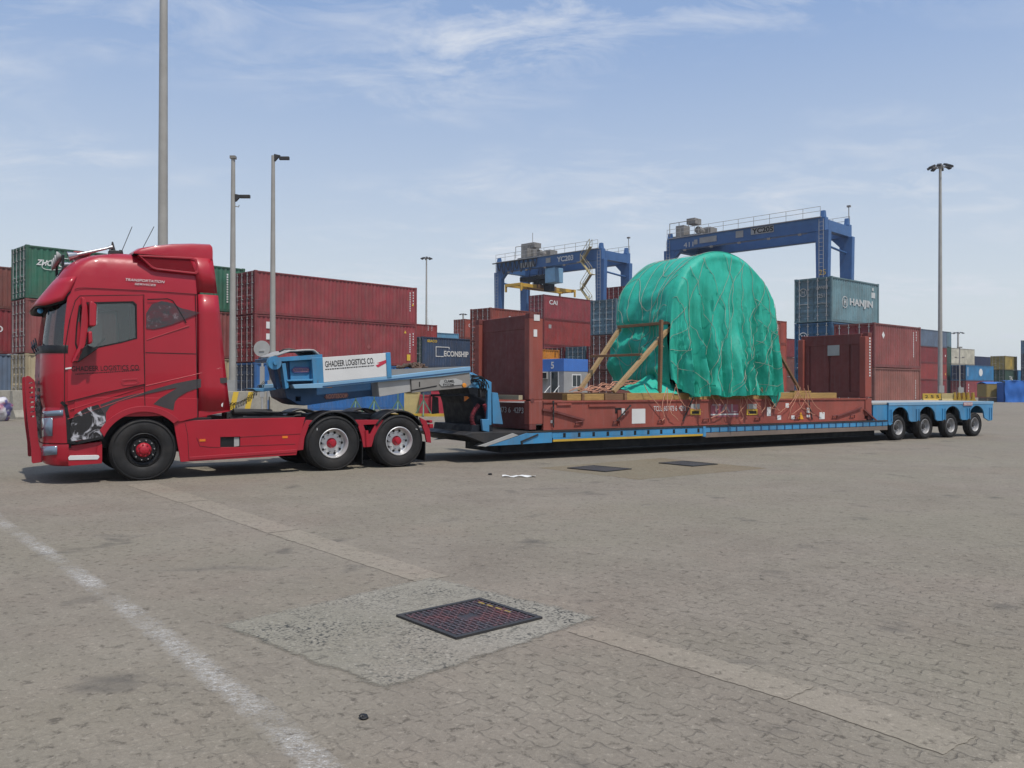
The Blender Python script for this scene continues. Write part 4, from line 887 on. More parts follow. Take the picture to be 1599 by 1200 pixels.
for i in range(4): cyl(bm, (TX0+TS*i, .2, .39), (TX0+TS*i, 2.3, .39), .06, seg=10)
obj('axles', bm, BLACK, G)
for i in range(4): bm = BM(); box(bm, TX0+TS*i-.45, TX0+TS*i+.45, .50, .6, .45, 1.0); obj('wheel_well', bm, BLACK, G)
bm = BM(); c = oy(1511, 631.5, 0); box(bm, c[0]-.26, c[0]+.26, -.03, -.013, c[1]-.045, c[1]+.06); sg = obj('name_plate', bm, paint((.62, .3, .3), .5, .3), G); text('lettering', 'NOOTEBOOM', sg, (c[0]-.24, -.033, c[1]-.02), .06, WHITE, width=.48)
bm = BM(); box(bm, 26.66, 26.72, .1, 2.4, .75, 1.08); obj('rear_panel', bm, BLUE, G, bev=.01)
for sd, Y in ((-1, .06), (1, 2.44)):
    for i in range(4): wheel(G, TX0+TS*i, Y, sd, .405, .235, .245, 'trail')
# ================================================================== FLAT RACK
K = rthing('flat_rack_container', 'rust red flat rack with both end walls up, chained on the blue low loader', 'flat rack')
FX0, FX1, FZ, FT, FH = 7.867, 20.057, .665, 1.27, 3.255
for yb, s in ((.03, 0), (2.40, 1)):
    bm = BM(); box(bm, FX0+.38, FX1-.34, yb, yb+.07, FZ+.02, FT); obj('side_beam', bm, RACK, K, bev=.006)
    bm = BM(); box(bm, FX0+.36, FX1-.3, yb-.025 if s == 0 else yb+.02, yb+.05 if s == 0 else yb+.095, FT-.005, FT+.035); box(bm, FX0+.36, FX1-.3, yb-.03 if s == 0 else yb, yb+.07 if s == 0 else yb+.1, FZ-.015, FZ+.022); obj('beam_flange', bm, RACK, K)
bm = BM(); box(bm, FX0+.3, FX1-.3, .11, 2.39, FT-.06, FT-.02); obj('rack_floor', bm, GREY, K)
bm = BM()
for x in [FX0+.6+i*.5 for i in range(24)]: box(bm, x, x+.08, .10, 2.40, FZ+.1, FT-.06)
obj('floor_beams', bm, RACKD, K)
# end frames
for e in (0, 1):
    xa, xb = (FX0, FX0+.36) if e == 0 else (FX1-.30, FX1)
    for yb in (.03, 2.27):
        bm = BM(); box(bm, xa, xb, yb, yb+.20, FT+.06, FH-.12); box(bm, xa, xb, yb-.003, yb+.205, FZ+.12, FT+.03); ps = obj('corner_post', bm, RACK, K, bev=.012)
        bm = BM()
        for zc in (FZ, FH-.12):
            x_ = xa if e == 0 else xb-.18; box(bm, x_, x_+.18, yb-.006, yb+.17, zc, zc+.118); 
        obj('corner_casting', bm, RACKD, ps, bev=.01)
        bm = BM(); cyl(bm, ((xa+xb)/2-.1, yb-.012, FT+.045), ((xa+xb)/2-.1, yb+.2, FT+.045), .05, seg=12); obj('hinge', bm, RACKD, ps)
    bm = BM(); px = FX0+.10 if e == 0 else FX1-.22
    pf = []; n = 60
    box(bm, px, px+.12, .23, 2.27, FH-.34, FH-.02); obj('end_rail', bm, RACKD, K, bev=.01); bm = BM(); box(bm, px, px+.12, .23, 2.27, FT+.05, FT+.22)
    obj('end_rail', bm, RACKD, K, bev=.01)
    bm = BM(); n = 14 if e == 1 else 3; rows = [[], []]
    if e == 1:
        for i in range(n):
            y0 = .23+2.04*i/n; y1 = .23+2.04*(i+1)/n; dd = .035
            for (y, d_) in ((y0, 0), (y0+(y1-y0)*.3, 0), (y0+(y1-y0)*.42, dd), (y0+(y1-y0)*.9, dd)): 
                for k in (0, 1): rows[k].append((px+.03+(d_ if i % 5 == 2 else 0), y, (FT+.22, FH-.34)[k]))
        for k in (0, 1): rows[k].append((px+.03, 2.27, (FT+.22, FH-.34)[k]))
    else:
        for y, d_ in ((.23, 0), (.6, .0), (.8, -.008), (1.7, -.008), (1.9, 0), (2.27, 0)):
            for k in (0, 1): rows[k].append((px+.03+d_, y, (FT+.22, FH-.34)[k]))
    grid_mesh(bm, rows); o = obj('end_panel', bm, RACKD, K); q = o.modifiers.new('s', 'SOLIDIFY'); q.thickness = .02
    # base end sill
    bm = BM(); box(bm, px, px+.1, .2, 2.3, FZ, FT-.02); obj('end_sill', bm, RACKD, K)
# locking arms on the sides
for (P, nm) in (([oy(848, 640), oy(870, 644), oy(912, 656)], 0), ([oy(1308, 650), oy(1345, 637)], 1), ([oy(1350, 640), oy(1372, 660)], 2)):
    seams('locking_arm', [P], K, .045, -.02, RACKD, .03)
bm = BM()
for x in (9.1, 10.2, 11.6, 13.1, 15.0, 16.6, 18.2, 19.0):
    tube(bm, [(x, .0, FZ+.06), (x, -.02, FZ+.14), (x+.18, -.02, FZ+.16), (x+.2, .0, FZ+.06)], .016, 6)
obj('lashing_rings', bm, RACKD, K)
bm = BM(); box(bm, 8.6, 9.0, .0, .03, FT-.07, FT-.02); box(bm, 9.5, 10.3, .0, .03, FT-.11, FT-.06); box(bm, 10.35, 10.45, .0, .03, FZ+.03, FT-.2); obj('beam_fittings', bm, RACK, K)
# fork pockets, plates, texts
def plate(nm, x0, y0, x1, y1, mat, off=.006, parent=None):
    a = oy(x0, y1, .03); b = oy(x1, y0, .03); bm = BM(); box(bm, a[0], b[0], .03-off, .031, a[1], b[1]); return obj(nm, bm, mat, parent or K)
for (x0, x1) in ((1078, 1094), (1166, 1183)):
    a = oy(x0, 648.5, .03); b = oy(x1, 639, .03); bm = BM(); prism(bm, [(a[0], a[1]), (b[0], a[1]), (b[0], b[1]), (a[0], b[1])], .018, .03, [[(a[0]+.05, a[1]+.03), (b[0]-.05, a[1]+.03), (b[0]-.05, b[1]-.05), (a[0]+.05, b[1]-.05)]]); fpk = obj('fork_pocket', bm, YELLOW, K)
    bm = BM(); box(bm, a[0]+.03, b[0]-.03, .025, .029, a[1]+.02, b[1]-.03); obj('pocket_opening', bm, BLACK, fpk)
    plate('pocket_plate', x0+1, 631, x1-1, 639, LGREY)
plate('data_plate', 987, 638.5, 1008, 662, WHITE); plate('opening', 961, 637, 971, 646, BLACK); plate('sticker', 971, 638, 976, 648, WHITE, .008)
plate('sticker', 1280, 644, 1288, 655, WHITE); plate('sticker', 1198, 636, 1204, 650, WHITE); plate('sticker', 1214, 649, 1220, 656, WHITE); plate('sticker', 1227, 630, 1232, 637, WHITE); plate('sticker', 1236, 649, 1241, 655, WHITE); plate('sticker', 1260, 637, 1265, 645, WHITE); plate('sticker', 1260, 648, 1265, 652, WHITE); plate('sticker', 860, 656.5, 863, 661, WHITE, .03)
a = oy(1252, 644, .03); bm = BM(); prism(bm, [oy(1247, 655, .03), oy(1255, 655, .03), oy(1251, 644, .03)], .02, .03); obj('warning_sign', bm, paint((.85, .4, .03), .5, .05), K)
p_ = oy(1021, 642.5, .03); q_ = oy(1071, 636, .03); text('lettering', 'TCLU 607473 6  42P3', K, (p_[0], .025, p_[1]), .125, WHITE, width=q_[0]-p_[0])
lp = plate('logo_panel', 1110, 632, 1153, 652, paint((.36, .09, .13), .5, .3)); p_ = oy(1112, 645, .03); q_ = oy(1151, 634, .03); text('lettering', 'TAL', lp, (p_[0], .018, p_[1]), .22, paint((.5, .36, .38), .6, .5), width=q_[0]-p_[0], bold=.01)
a = oy(1110, 649, .03); b = oy(1153, 646.5, .03); bm = BM(); box(bm, a[0], b[0], .018, .023, a[1], b[1]+.01); obj('logo_underline', bm, WHITE, lp)
# panels on the posts
def pplate(nm, x0, y0, x1, y1, mat, Yp=.027): a = oy(x0, y1, .03); b = oy(x1, y0, .03); bm = BM(); box(bm, a[0], b[0], Yp-.006, Yp, a[1], b[1]); return obj(nm, bm, mat, K)
pplate('sticker', 834, 492, 843, 501, WHITE); pplate('sticker', 833.5, 515, 839, 526, WHITE)
# end wall board in the far panel and id text on end face
bm = BM(); box(bm, FX1-.235, FX1-.222, .98, 1.40, 2.60, 2.92); obj('data_board', bm, LGREY, K)
bm = BM()
for k in range(14): box(bm, 19.93, 19.99, .021, .026, 1.95+k*.085, 2.0+k*.085)
obj('post_code', bm, WHITE, K)
text('lettering', '607473 6  42P3', K, (FX0+.085, 1.75, 1.02), .13, WHITE, (math.pi/2, 0, -math.pi/2), width=1.35); text('lettering', 'US 4883', K, (FX0+.085, 1.6, .84), .11, LGREY, (math.pi/2, 0, -math.pi/2), width=.8) if False else None
# white timber bar at the left end
bm = BM(); box(bm, 7.70, 7.80, .2, 2.3, 1.33, 1.43); o = obj('timber_bar', bm, wood((.6, .5, .33), 'bleached_timber')); o.matrix_world = RIG; tag(o, 'bleached timber bar across the left end wall of the flat rack', 'timber')
# ================================================================== DUNNAGE TIMBERS AND BRACES
def rigobj(name, bm, mat, label, cat, group=None, bev=.006, smooth=None):
    o = obj(name, bm, mat, bev=bev, smooth=smooth); o.matrix_world = RIG; return tag(o, label, cat, group)
ZT = FT+.035
bm = BM(); box(bm, 10.68, 16.95, .06, .24, ZT, ZT+.17); rigobj('timber_beam', bm, WOODY, 'long square timber beam lying along the near edge under the green tarpaulin', 'timber', 'timber beams under the cargo')
bm = BM(); box(bm, 16.97, 18.5, .08, .25, ZT, ZT+.16); rigobj('timber_beam', bm, WOODY, 'yellow timber beam at the right end beside the fallen brace foot', 'timber', 'timber beams under the cargo')
for (x0, x1, mt, lb) in ((8.95, 9.35, WOODY, 'short timber block nearest the left end wall of the flat rack'), (9.42, 10.02, WOODY, 'short timber block second from the left end wall'), (10.10, 10.60, WOODD, 'grey weathered short timber block beside the long beam')):
    bm = BM(); box(bm, x0, x1, .10, .3, ZT, ZT+.15); rigobj('timber_block', bm, mt, lb, 'timber', 'timber beams under the cargo')
for i, (x, lb) in enumerate(((9.38, 'left'), (10.05, 'middle'), (10.64, 'right'))):
    bm = BM(); box(bm, x-.035, x+.035, .06, 2.3, ZT, ZT+.17); rigobj('cross_timber', bm, WOODD, 'dark cross timber end showing between the blocks, the %s one of three' % lb, 'timber', 'cross timbers')
B = rthing('timber_brace', 'wooden brace frame with two sloping props against the left side of the tarpaulin', 'timber frame')
def bpart(nm, a, b, wd, mat, Y1, Y2=None, parent=None):
    bm = BM(); p = oy(*a, Y1); q = oy(*b, Y1 if Y2 is None else Y2); beam(bm, (p[0], Y1, p[1]), (q[0], Y1 if Y2 is None else Y2, q[1]), wd, wd*.8); return obj(nm, bm, mat, parent or B, bev=.004)
bpart('sloping_prop', (958, 612), (1047, 511), .11, WOODL, .25); bpart('sloping_prop', (905, 611), (968, 514), .11, WOODL, 1.9)
bpart('upright_post', (1030.5, 613), (1033, 500), .09, WOODD, .12); bpart('top_rail', (966, 511), (1050, 504), .09, WOODD, 1.9, .10); bpart('middle_rail', (923, 557), (1002, 554), .075, WOODD, 1.85, .2)
P2 = rthing('timber_prop', 'single thin timber prop leaning on the right side of the tarpaulin', 'timber prop')
bm = BM(); p = oy(1209, 537, .3); q = oy(1252, 615, .3); beam(bm, (p[0], .3, p[1]), (q[0], .3, q[1]), .08, .06); obj('prop', bm, WOODD, P2)
bm = BM(); box(bm, q[0]-.35, q[0]+.35, .25, .42, ZT+.17, ZT+.22); obj('foot_board', bm, WOODY, P2)
# ================================================================== TARPAULIN CARGO
m, t, b = newmat('green_tarpaulin')
g1 = noi(t, 1.2, 5, .6); g2 = noi(t, 60, 2); g3 = noi(t, 3, 5, .7, sc=(1, 1, .2))
c = mixc(t, ramp(t, g1, .3, .7), (.016, .34, .24), (.035, .53, .40)); c = mixc(t, ramp(t, g3, .60, .78, 0, .35), c, (.16, .45, .35))
t.links.new(c, b.inputs['Base Color']); b.inputs['Roughness'].default_value = .56; b.inputs['Specular IOR Level'].default_value = .3
cr_ = noi(t, 6, 7, .66, sc=(1, 1, .28), dist=.9); bump(t, b, cr_, .6, .035)
TARP = m
CX, CZ, CRr = 14.02, 3.26, 1.90
def N3(x, y, z, s=1): return noise.noise(Vector((x*s, y*s, z*s)))
def ridg(x, y, z): return 1-abs(noise.noise(Vector((x, y, z))))*2
def front_pt(u, v): # u 0..1 left to right, v 0 top .. 1 hem
    a = math.pi*(1-u); X = CX+1.93*math.cos(a); ztop = CZ+CRr*math.sin(a)**.96
    hem = 1.40+.07*N3(X*2, 0, 3)
    if X < 12.45: hem = 1.45+(12.45-X)*1.0
    if X > 15.7: hem = 1.50+.05*N3(X*6, 0, 1)
    z = ztop+(hem-ztop)*v
    low = max(0, min(1, (4.9-z)/3.3))
    # lower part gathers inward on the left, flares on the right
    X += -.05*math.sin(math.pi*v)*(1 if u < .3 else 0) + (.04*v*v if u > .85 else 0)+.05*N3(u*6, z*.8, 5)*low
    fr = X*4.0+.5*N3(X*.6, z*.5, 2)
    win = min(1, u*7)*min(1, (1-u)*7); fold = (.24*ridg(fr*.62, z*.18, 1.0) + .13*ridg(fr*1.5, z*.22, 7)+.085*ridg(fr*3.3, z*.4, 4))*(.16+.95*low)
    diag = .05*ridg((X+z*.55)*1.4, (z-X*.3)*.4, 9)*low
    sag = .05*math.sin(math.pi*min(1, v*1.1))
    edge = min(1, v*14)
    Y = .10 - ((fold-.08)*(.75+.55*win*math.sin(math.pi*u))+diag*.9+sag*.3)*edge*win*(.9+.25*v) - .02*edge + .14*max(0, 1-v/.05)**2
    return Vector((X, Y, z))
bm = BM(); NU, NV = 150, 110
rowsF = [[front_pt(i/NU, (j/NV)) for i in range(NU+1)] for j in range(NV+1)]
def skF(j, i):
    p = rowsF[j][i]; return False
VF = grid_mesh(bm, rowsF, skip=skF)
# body over the cylinder: from left hem, round the top, to the right hem
def body_pt(s, w_): # s 0..1 around, w_ 0..1 front to back
    Y = .22+2.04*w_
    path = s*3.0
    if s < .24:
        k = s/.24; z = 1.55+(CZ-1.55)*k; X = CX-CRr
        X += .13*math.exp(-((z-3.0)/.22)**2)*min(1, w_*2) + .16*N3(z*1.6, Y*1.3, 3) - .10*math.sin(math.pi*min(1, k*1.1))*w_ + (.35*(1-k)**2*(.4+.6*math.sin(Y*2)))*.5
        n = Vector((-1, 0, 0))
    elif s > .80:
        k = (s-.80)/.20; z = CZ+(1.5-CZ)*k; X = CX+CRr+.1*N3(z, Y, 8); n = Vector((1, 0, 0))
    else:
        a = math.pi*(1-(s-.24)/.56); n = Vector((math.cos(a), 0, math.sin(a))); X = CX+CRr*math.cos(a); z = CZ+CRr*math.sin(a)
    e = min(1, w_*10)*min(1, .15+abs(0))*1
    lowf = max(.0, min(1, (4.6-z)/1.4))
    d = (.10*ridg(Y*1.2+z*.9, z*1.3-Y*.5, X*.3)+.05*ridg(Y*3+z*2, z*2.2-Y, X))*lowf + .02*ridg(Y*.9, z*1.2, X*1.2)
    d += .05*math.sin(math.pi*w_)*(-.5) + (.03*math.exp(-((w_)/.03)**2))
    return Vector((X, Y, z)) + n*d*min(1, w_*12)
NS, NW = 130, 70
rowsB = [[body_pt(j/NS, i/NW) for i in range(NW+1)] for j in range(NS+1)]
grid_mesh(bm, rowsB)
# back closing sheet
bk = [body_pt(j/NS, 1) for j in range(NS+1)]; cv = bm.verts.new((CX, 2.27, 2.6)); bv = [bm.verts.new(p) for p in bk]
for i in range(NS): bm.faces.new((bv[i], bv[i+1], cv))
bm.faces.new((bv[-1], bv[0], cv))
# ridge seam between face and body
tarp = thing('covered_cargo', 'huge round load wrapped in bright green tarpaulin on the flat rack', 'tarpaulin cargo', (RX, RY, 0), RA)
obj('tarpaulin', bm, TARP, tarp, smooth=75)
bm = BM(); P = [front_pt(i/60, 0)+Vector((0, 0, 0)) for i in range(61)]; tube(bm, P, .012, 7); obj('tarpaulin_edge', bm, TARP, tarp, smooth=75)
bm = BM(); cyl(bm, (CX, .45, CZ), (CX, 2.15, CZ), CRr-.42, seg=48); box(bm, CX-1.2, CX+1.1, .4, 2.2, FT, 2.0); obj('load_core', bm, paint((.006, .06, .04), .7, .1), tarp, smooth=40)  # dark green stands in for tarpaulin in shade, seen through the gaps
# loose skirt on the deck, left
bm = BM(); rows = []
for j in range(26):
    row = []
    for i in range(90):
        u = i/89; v = j/25; X = 10.85+u*3.3; topz = 1.58+.42*max(0, 1-abs(X-12.2)/1.2)**1.5+.10*N3(X*2, 0, 0); Y = .9-.82*v+.12*N3(X*2, v*3, 2)
        z = 1.46+(topz-1.46)*(1-v)**.8+.08*ridg(X*2.2+v*1.5, v*2.5, 0)*(.4+.6*math.sin(math.pi*v))-.03
        row.append((X, Y, max(z, ZT+.01)))
    rows.append(row)
grid_mesh(bm, rows); obj('loose_tarpaulin_skirt', bm, TARP, tarp, smooth=75)
# small hanging flap over the beam at right
bm = BM(); rows = []
for j in range(10): rows.append([(15.55+i*.035+.01*N3(i, j, 0), -.02-.03*ridg(i*.3, j*.2, 0), 1.52-j*.05*(1-abs(i-6)/9)) for i in range(13)])
grid_mesh(bm, rows); obj('tarpaulin_flap', bm, TARP, tarp, smooth=75)
# rope net over the tarp
ROPE = paint((.40, .40, .34), .8, .2); ROPEO = paint((.62, .30, .20), .8, .2)
bm = BM()
def on_front(u, v): p = front_pt(u, v); return Vector((p.x, min(p.y, front_pt(min(1, u+.01), v).y, front_pt(max(0, u-.01), v).y)-.012, p.z))
random.seed(31)
for k in range(9): # strands fanning one way
    P = []; u0_ = .10+.095*k
    for i in range(34): v = i/33; u = u0_ + (.30-.03*k)*v - .22*v*v*(.4+.15*k) + .02*math.sin(v*7+k*1.7) + .006*math.sin(v*31+k*5); P.append(on_front(max(.01, min(.99, u)), .02+.95*v))
    tube(bm, P, .0052, 5)
for k in (1, 3, 4, 6, 8):
    P = []; u0_ = .28+.085*k+.02*math.sin(k*3)
    for i in range(34): v = i/33; u = u0_ - .34*v+.10*v*v + .015*math.sin(v*11+k*2); P.append(on_front(max(.01, min(.99, u)), .02+.95*v))
    tube(bm, P, .0052, 5)
for k in range(5): # short cross pieces from the rim
    P = [on_front(.98-.30*i/12, .18+.16*k+.10*math.sin(i/12*2.2)) for i in range(13)]; tube(bm, P, .0052, 5)
for k in range(4):
    P = [on_front(.02+.20*i/12, .20+.17*k+.10*math.sin(i/12*2.2)) for i in range(13)]; tube(bm, P, .0052, 5)
for k in range(6):
    P = []; wk = .12+.15*k
    for i in range(50):
        s = .03+.60*i/49; w2 = max(.02, min(.98, wk+.10*math.sin(s*9+k)*1+(.10*(s-.3)))); p = body_pt(s, w2); a_ = Vector((p.x-CX, 0, p.z-CZ)).normalized(); P.append(p+a_*.02)
    tube(bm, P, .0052, 5)
for k in range(4):
    P = []; 
    for i in range(40):
        w2 = .03+.94*i/39; s = .14+.09*k+.05*math.sin(w2*7+k); p = body_pt(s, w2); a_ = Vector((p.x-CX, 0, p.z-CZ)).normalized(); P.append(p+a_*.02)
    tube(bm, P, .006, 5)
rigobj('rope_net', bm, ROPE, 'thin pale rope net stretched over the green tarpaulin', 'rope net', bev=0)
bm = BM(); random.seed(41)
for k in range(26): # loose rope ends down over the rack side
    x0 = random.choice([11.2, 12, 12.6, 13.4, 14.2, 14.6, 15.2, 15.6, 16.2, 16.7, 17])+random.uniform(-.2, .2); x1 = x0+random.uniform(-.8, .8); z1 = random.uniform(.75, 1.05); z0 = random.uniform(1.5, 1.75); P = []
    for i in range(16):
        u = i/15; P.append((x0+(x1-x0)*u+.08*math.sin(u*6+k), -.035-.03*math.sin(u*3), z0+(z1-z0)*u-.18*math.sin(math.pi*u)*random.uniform(.8, 1)))
    tube(bm, P, random.choice((.007, .010)), 5)
rigobj('loose_rope', bm, ROPEO, 'tangle of pinkish rope ends hanging down the near side of the flat rack', 'rope', bev=0)
bm = BM(); random.seed(43)
for (x0, x1) in ((10.2, 12.4), (10.8, 12.6), (15.9, 17.4), (16.1, 17.1)):
    for k in range(4):
        P = []
        for i in range(20): u = i/19; P.append((x0+(x1-x0)*u, 1.0+.25*k+.08*math.sin(u*20+k), ZT+.22+.30*u*(1 if x0 < 14 else 1-u)+.05*math.sin(u*17+k*2)))
        tube(bm, P, .014, 5)
rigobj('coiled_rope', bm, ROPEO, 'thick bundled pink rope lying on the deck on both sides of the load', 'rope', bev=0)
def chain(p, q, lb):
    bm = BM(); p = Vector(p); q = Vector(q); n = max(3, int((q-p).length/.055))
    for i in range(n):
        a = p.lerp(q, i/n); b_ = p.lerp(q, (i+1)/n); beam(bm, a, b_, .04 if i % 2 else .014, .014 if i % 2 else .04)
    return rigobj('lashing_chain', bm, DARKM, lb, 'chain', 'lashing chains on the flat rack side', bev=0)
for (a, b, lb) in (((985, 633), (963, 657), 'chain left of the white data plate'), ((864, 626), (864, 668), 'vertical chain beside the left corner post'), ((1083, 620), (1066, 658), 'chain beside the left fork pocket'), ((1262, 625), (1268, 655), 'chain at the foot of the thin timber prop')):
    p = oy(*a, -.03); q = oy(*b, -.03); chain((p[0], -.045, p[1]), (q[0], -.045, q[1]), lb+' on the rust red side beam')
# ================================================================== CONTAINERS
CONTC = {}
def corr_rows(L_, z0, z1, y, dep, pitch):
    n = int((L_-.3)/pitch); r0_, r1_ = [], []; x = .15; p = (L_-.3)/n
    for i in range(n):
        for dx, d in ((0, 0), (.26*p, 0), (.5*p, dep), (.76*p, dep)): r0_.append((x+dx, y+d, z0)); r1_.append((x+dx, y+d, z1))
        x += p
    r0_.append((L_-.15, y, z0)); r1_.append((L_-.15, y, z1)); return [r0_, r1_]
def cont_meshes(L_, H_, W_=2.438):
    key = (L_, round(H_, 2))
    if key in CONTC: return CONTC[key]
    res = {}
    bm = BM(); grid_mesh(bm, corr_rows(L_, .16, H_-.08, .025, .036, .28)); grid_mesh(bm, corr_rows(L_, .16, H_-.08, W_-.06, .036, .28)); res['side_wall'] = bm
    bm = BM(); rr = corr_rows(L_, 0, 0, 0, .02, .22)[0]; grid_mesh(bm, [[(x, .08, H_-.025-y) for x, y, z in rr], [(x, W_-.08, H_-.025-y) for x, y, z in rr]]); res['roof'] = bm
    bm = BM()
    for y in (0, W_-.09):
        box(bm, .12, L_-.12, y, y+.09, 0, .16); box(bm, .12, L_-.12, y+.0, y+.09, H_-.10, H_-.02)
        for x in (0, L_-.14): box(bm, x, x+.14, y, y+.09, .12, H_-.12)
    for x in (0.01, L_-.11): box(bm, x, x+.10, .09, W_-.09, 0.01, .15); box(bm, x, x+.10, .09, W_-.09, H_-.13, H_-.02)
    for x in (-.005, L_-.175):
        for y in (-.006, W_-.156):
            for z in (0, H_-.118): box(bm, x, x+.18, y, y+.162, z, z+.118)
    box(bm, L_-.08, L_-.05, .09, W_-.09, .15, H_-.13); box(bm, .15, L_-.15, .09, W_-.09, .1, .14)
    res['frame'] = bm
    for k, (y0, y1) in enumerate(((.09, W_/2-.006), (W_/2+.006, W_-.09))):
        bm = BM(); rows = [[], []]; n = 5; zz = .15; hh = (H_-.28)/n
        for i in range(n):
            for dz, d in ((0.0, .02), (.16*hh, .02), (.28*hh, .055), (.80*hh, .055), (.92*hh, .02)):
                rows[0].append((.03+d, y0+.03, zz+dz)); rows[1].append((.03+d, y1-.03, zz+dz))
            zz += hh
        rows[0].append((.05, y0+.03, H_-.13)); rows[1].append((.05, y1-.03, H_-.13)); grid_mesh(bm, rows)
        for (a, b_) in ((y0, y0+.03), (y1-.03, y1)): box(bm, .03, .06, a, b_, .15, H_-.13)
        res['door%d' % k] = bm
    for k, y in enumerate((.33, .90, 1.54, 2.11)):
        bm = BM(); cyl(bm, (.0, y, .06), (.0, y, H_-.05), .022, seg=8)
        for z in (.35, .9, H_-.75, H_-.25): box(bm, -.02, .05, y-.06, y+.06, z, z+.05)
        cyl(bm, (-.03, y, 1.1), (-.03, y+(.35 if k % 2 == 0 else -.35), 1.13), .014, seg=6); res['bar%d' % k] = bm
    out = {}
    for k, bm in res.items():
        me = bpy.data.meshes.new(k); bmesh.ops.recalc_face_normals(bm, faces=bm.faces); bm.to_mesh(me); bm.free(); out[k] = me; me.materials.append(None)
    CONTC[key] = out; return out
CC = {'green': (.04, .165, .105), 'maroon': (.31, .052, .06), 'maroon2': (.31, .05, .06), 'brown': (.20, .065, .05), 'cream': (.55, .45, .28), 'blue': (.03, .16, .44), 'navyblue': (.05, .085, .16), 'red': (.33, .045, .042),
      'sky': (.14, .34, .52), 'redorange': (.38, .075, .05), 'rust': (.30, .065, .045), 'steel': (.13, .22, .27), 'teal': (.17, .30, .34), 'pink': (.33, .13, .105), 'dust': (.30, .085, .08), 'slate': (.13, .18, .26), 'pale': (.66, .62, .50), 'navy': (.02, .035, .10),
      'cblue': (.03, .22, .46), 'dgreen': (.035, .085, .06), 'mustard': (.40, .30, .08), 'orange': (.72, .27, .03), 'mblue': (.05, .16, .30), 'dred': (.24, .03, .036)}
BARM = paint((.42, .42, .42), .5, .3)
def slotmat(o, m):
    if len(o.material_slots): o.material_slots[0].link = 'OBJECT'; o.material_slots[0].material = m
def container(loc, rz, L_, H_, col, label, doorcol=None, marks=(), group='stacked shipping containers', bars=True):
    c = thing('shipping_container', label, 'container', loc, rz, group); ms = cont_meshes(L_, H_); pm = paint(CC[col], .55, .28, streak=True); dm = paint(CC[doorcol], .55, .3, streak=True) if doorcol else pm
    fm = paint(tuple(q*.75 for q in CC[col]), .6, .4, streak=True)
    for k, me in ms.items():
        if k.startswith('bar') and not bars: continue
        nm = 'door' if k.startswith('door') else 'locking_bar' if k.startswith('bar') else k
        o = bpy.data.objects.new(nm, me); COL.objects.link(o); o.parent = c; slotmat(o, {'door': dm, 'locking_bar': BARM, 'frame': fm}.get(nm, pm))
    for mk in marks: mk(c, L_, H_)
    return c
def mtext(s, x, z, h, mat=None, width=None, bold=.02, y=.018, shear=0):
    return lambda c, L_, H_: text('lettering', s, c, (x, y, z), h, mat or WHITE, width=width, bold=bold, ext=.004, shear=shear)
def mdoor(s, y, z, h, mat=None, width=None): return lambda c, L_, H_: text('door_lettering', s, c, (-.002, y, z), h, mat or WHITE, (math.pi/2, 0, -math.pi/2), width=width, bold=.02, ext=.004)
def mcode(xr, z0, n, w_=.09, mat=None, gap=.05, hh=.1): # vertical id code near an end: rows of small white marks
    def f(c, L_, H_):
        bm = BM()
        for k in range(n):
            z = z0-k*(hh+gap); x = xr if xr > 0 else L_+xr; box(bm, x, x+w_, .016, .022, z, z+hh)
        obj('id_code', bm, mat or WHITE, c)
    return f
def mpatch(x, z, w_, h, mat, shape='box'):
    def f(c, L_, H_):
        xx = x if x > 0 else L_+x; bm = BM()
        if shape == 'box': box(bm, xx, xx+w_, .015, .023, z, z+h)
        elif shape == 'diamond': prism(bm, [(xx, z+h/2), (xx+w_/2, z), (xx+w_, z+h/2), (xx+w_/2, z+h)], .014, .022)
        elif shape == 'tri': prism(bm, [(xx, z), (xx+w_, z), (xx+w_/2, z+h)], .014, .022)
        elif shape == 'disc': prism(bm, [(xx+w_/2+w_/2*math.cos(a), z+h/2+h/2*math.sin(a)) for a in [2*math.pi*i/24 for i in range(24)]], .014, .022)
        elif shape == 'ring': prism(bm, [(xx+w_/2+w_/2*math.cos(a), z+h/2+h/2*math.sin(a)) for a in [2*math.pi*i/32 for i in range(32)]], .014, .022, [[(xx+w_/2+(w_/2-.05)*math.cos(a), z+h/2+(h/2-.05)*math.sin(a)) for a in [2*math.pi*i/32 for i in range(32)]]])
        elif shape == 'frame': prism(bm, [(xx, z), (xx+w_, z), (xx+w_, z+h), (xx, z+h)], .014, .022, [[(xx+.05, z+.05), (xx+w_-.05, z+.05), (xx+w_-.05, z+h-.05), (xx+.05, z+h-.05)]])
        obj('mark', bm, mat, c)
    return f
def mring_door(y, z, r_, mat=None, s='H'):
    def f(c, L_, H_):
        bm = BM(); n = 28; vs = [[], []]
        for i in range(n):
            a = 2*math.pi*i/n
            for k, rr in enumerate((r_, r_*.8)): vs[k].append(bm.verts.new((-.003, y+rr*math.cos(a), z+rr*math.sin(a))))
        for i in range(n): bm.faces.new((vs[0][i], vs[0][(i+1) % n], vs[1][(i+1) % n], vs[1][i]))
        o = obj('door_mark', bm, mat or LGREY, c); q = o.modifiers.new('s', 'SOLIDIFY'); q.thickness = .006
        text('door_lettering', s, c, (-.004, y, z-r_*.45), r_*.9, mat or LGREY, (math.pi/2, 0, -math.pi/2), bold=.02, ext=.003, align='CENTER')
    return f
def at(px, d): return ((px-800)/F*d, d)
def zof(y, d, px=800): return CH + (600+F*PIT+ROL*(px-800)*-1*0 - y + .0)/F*d + 0
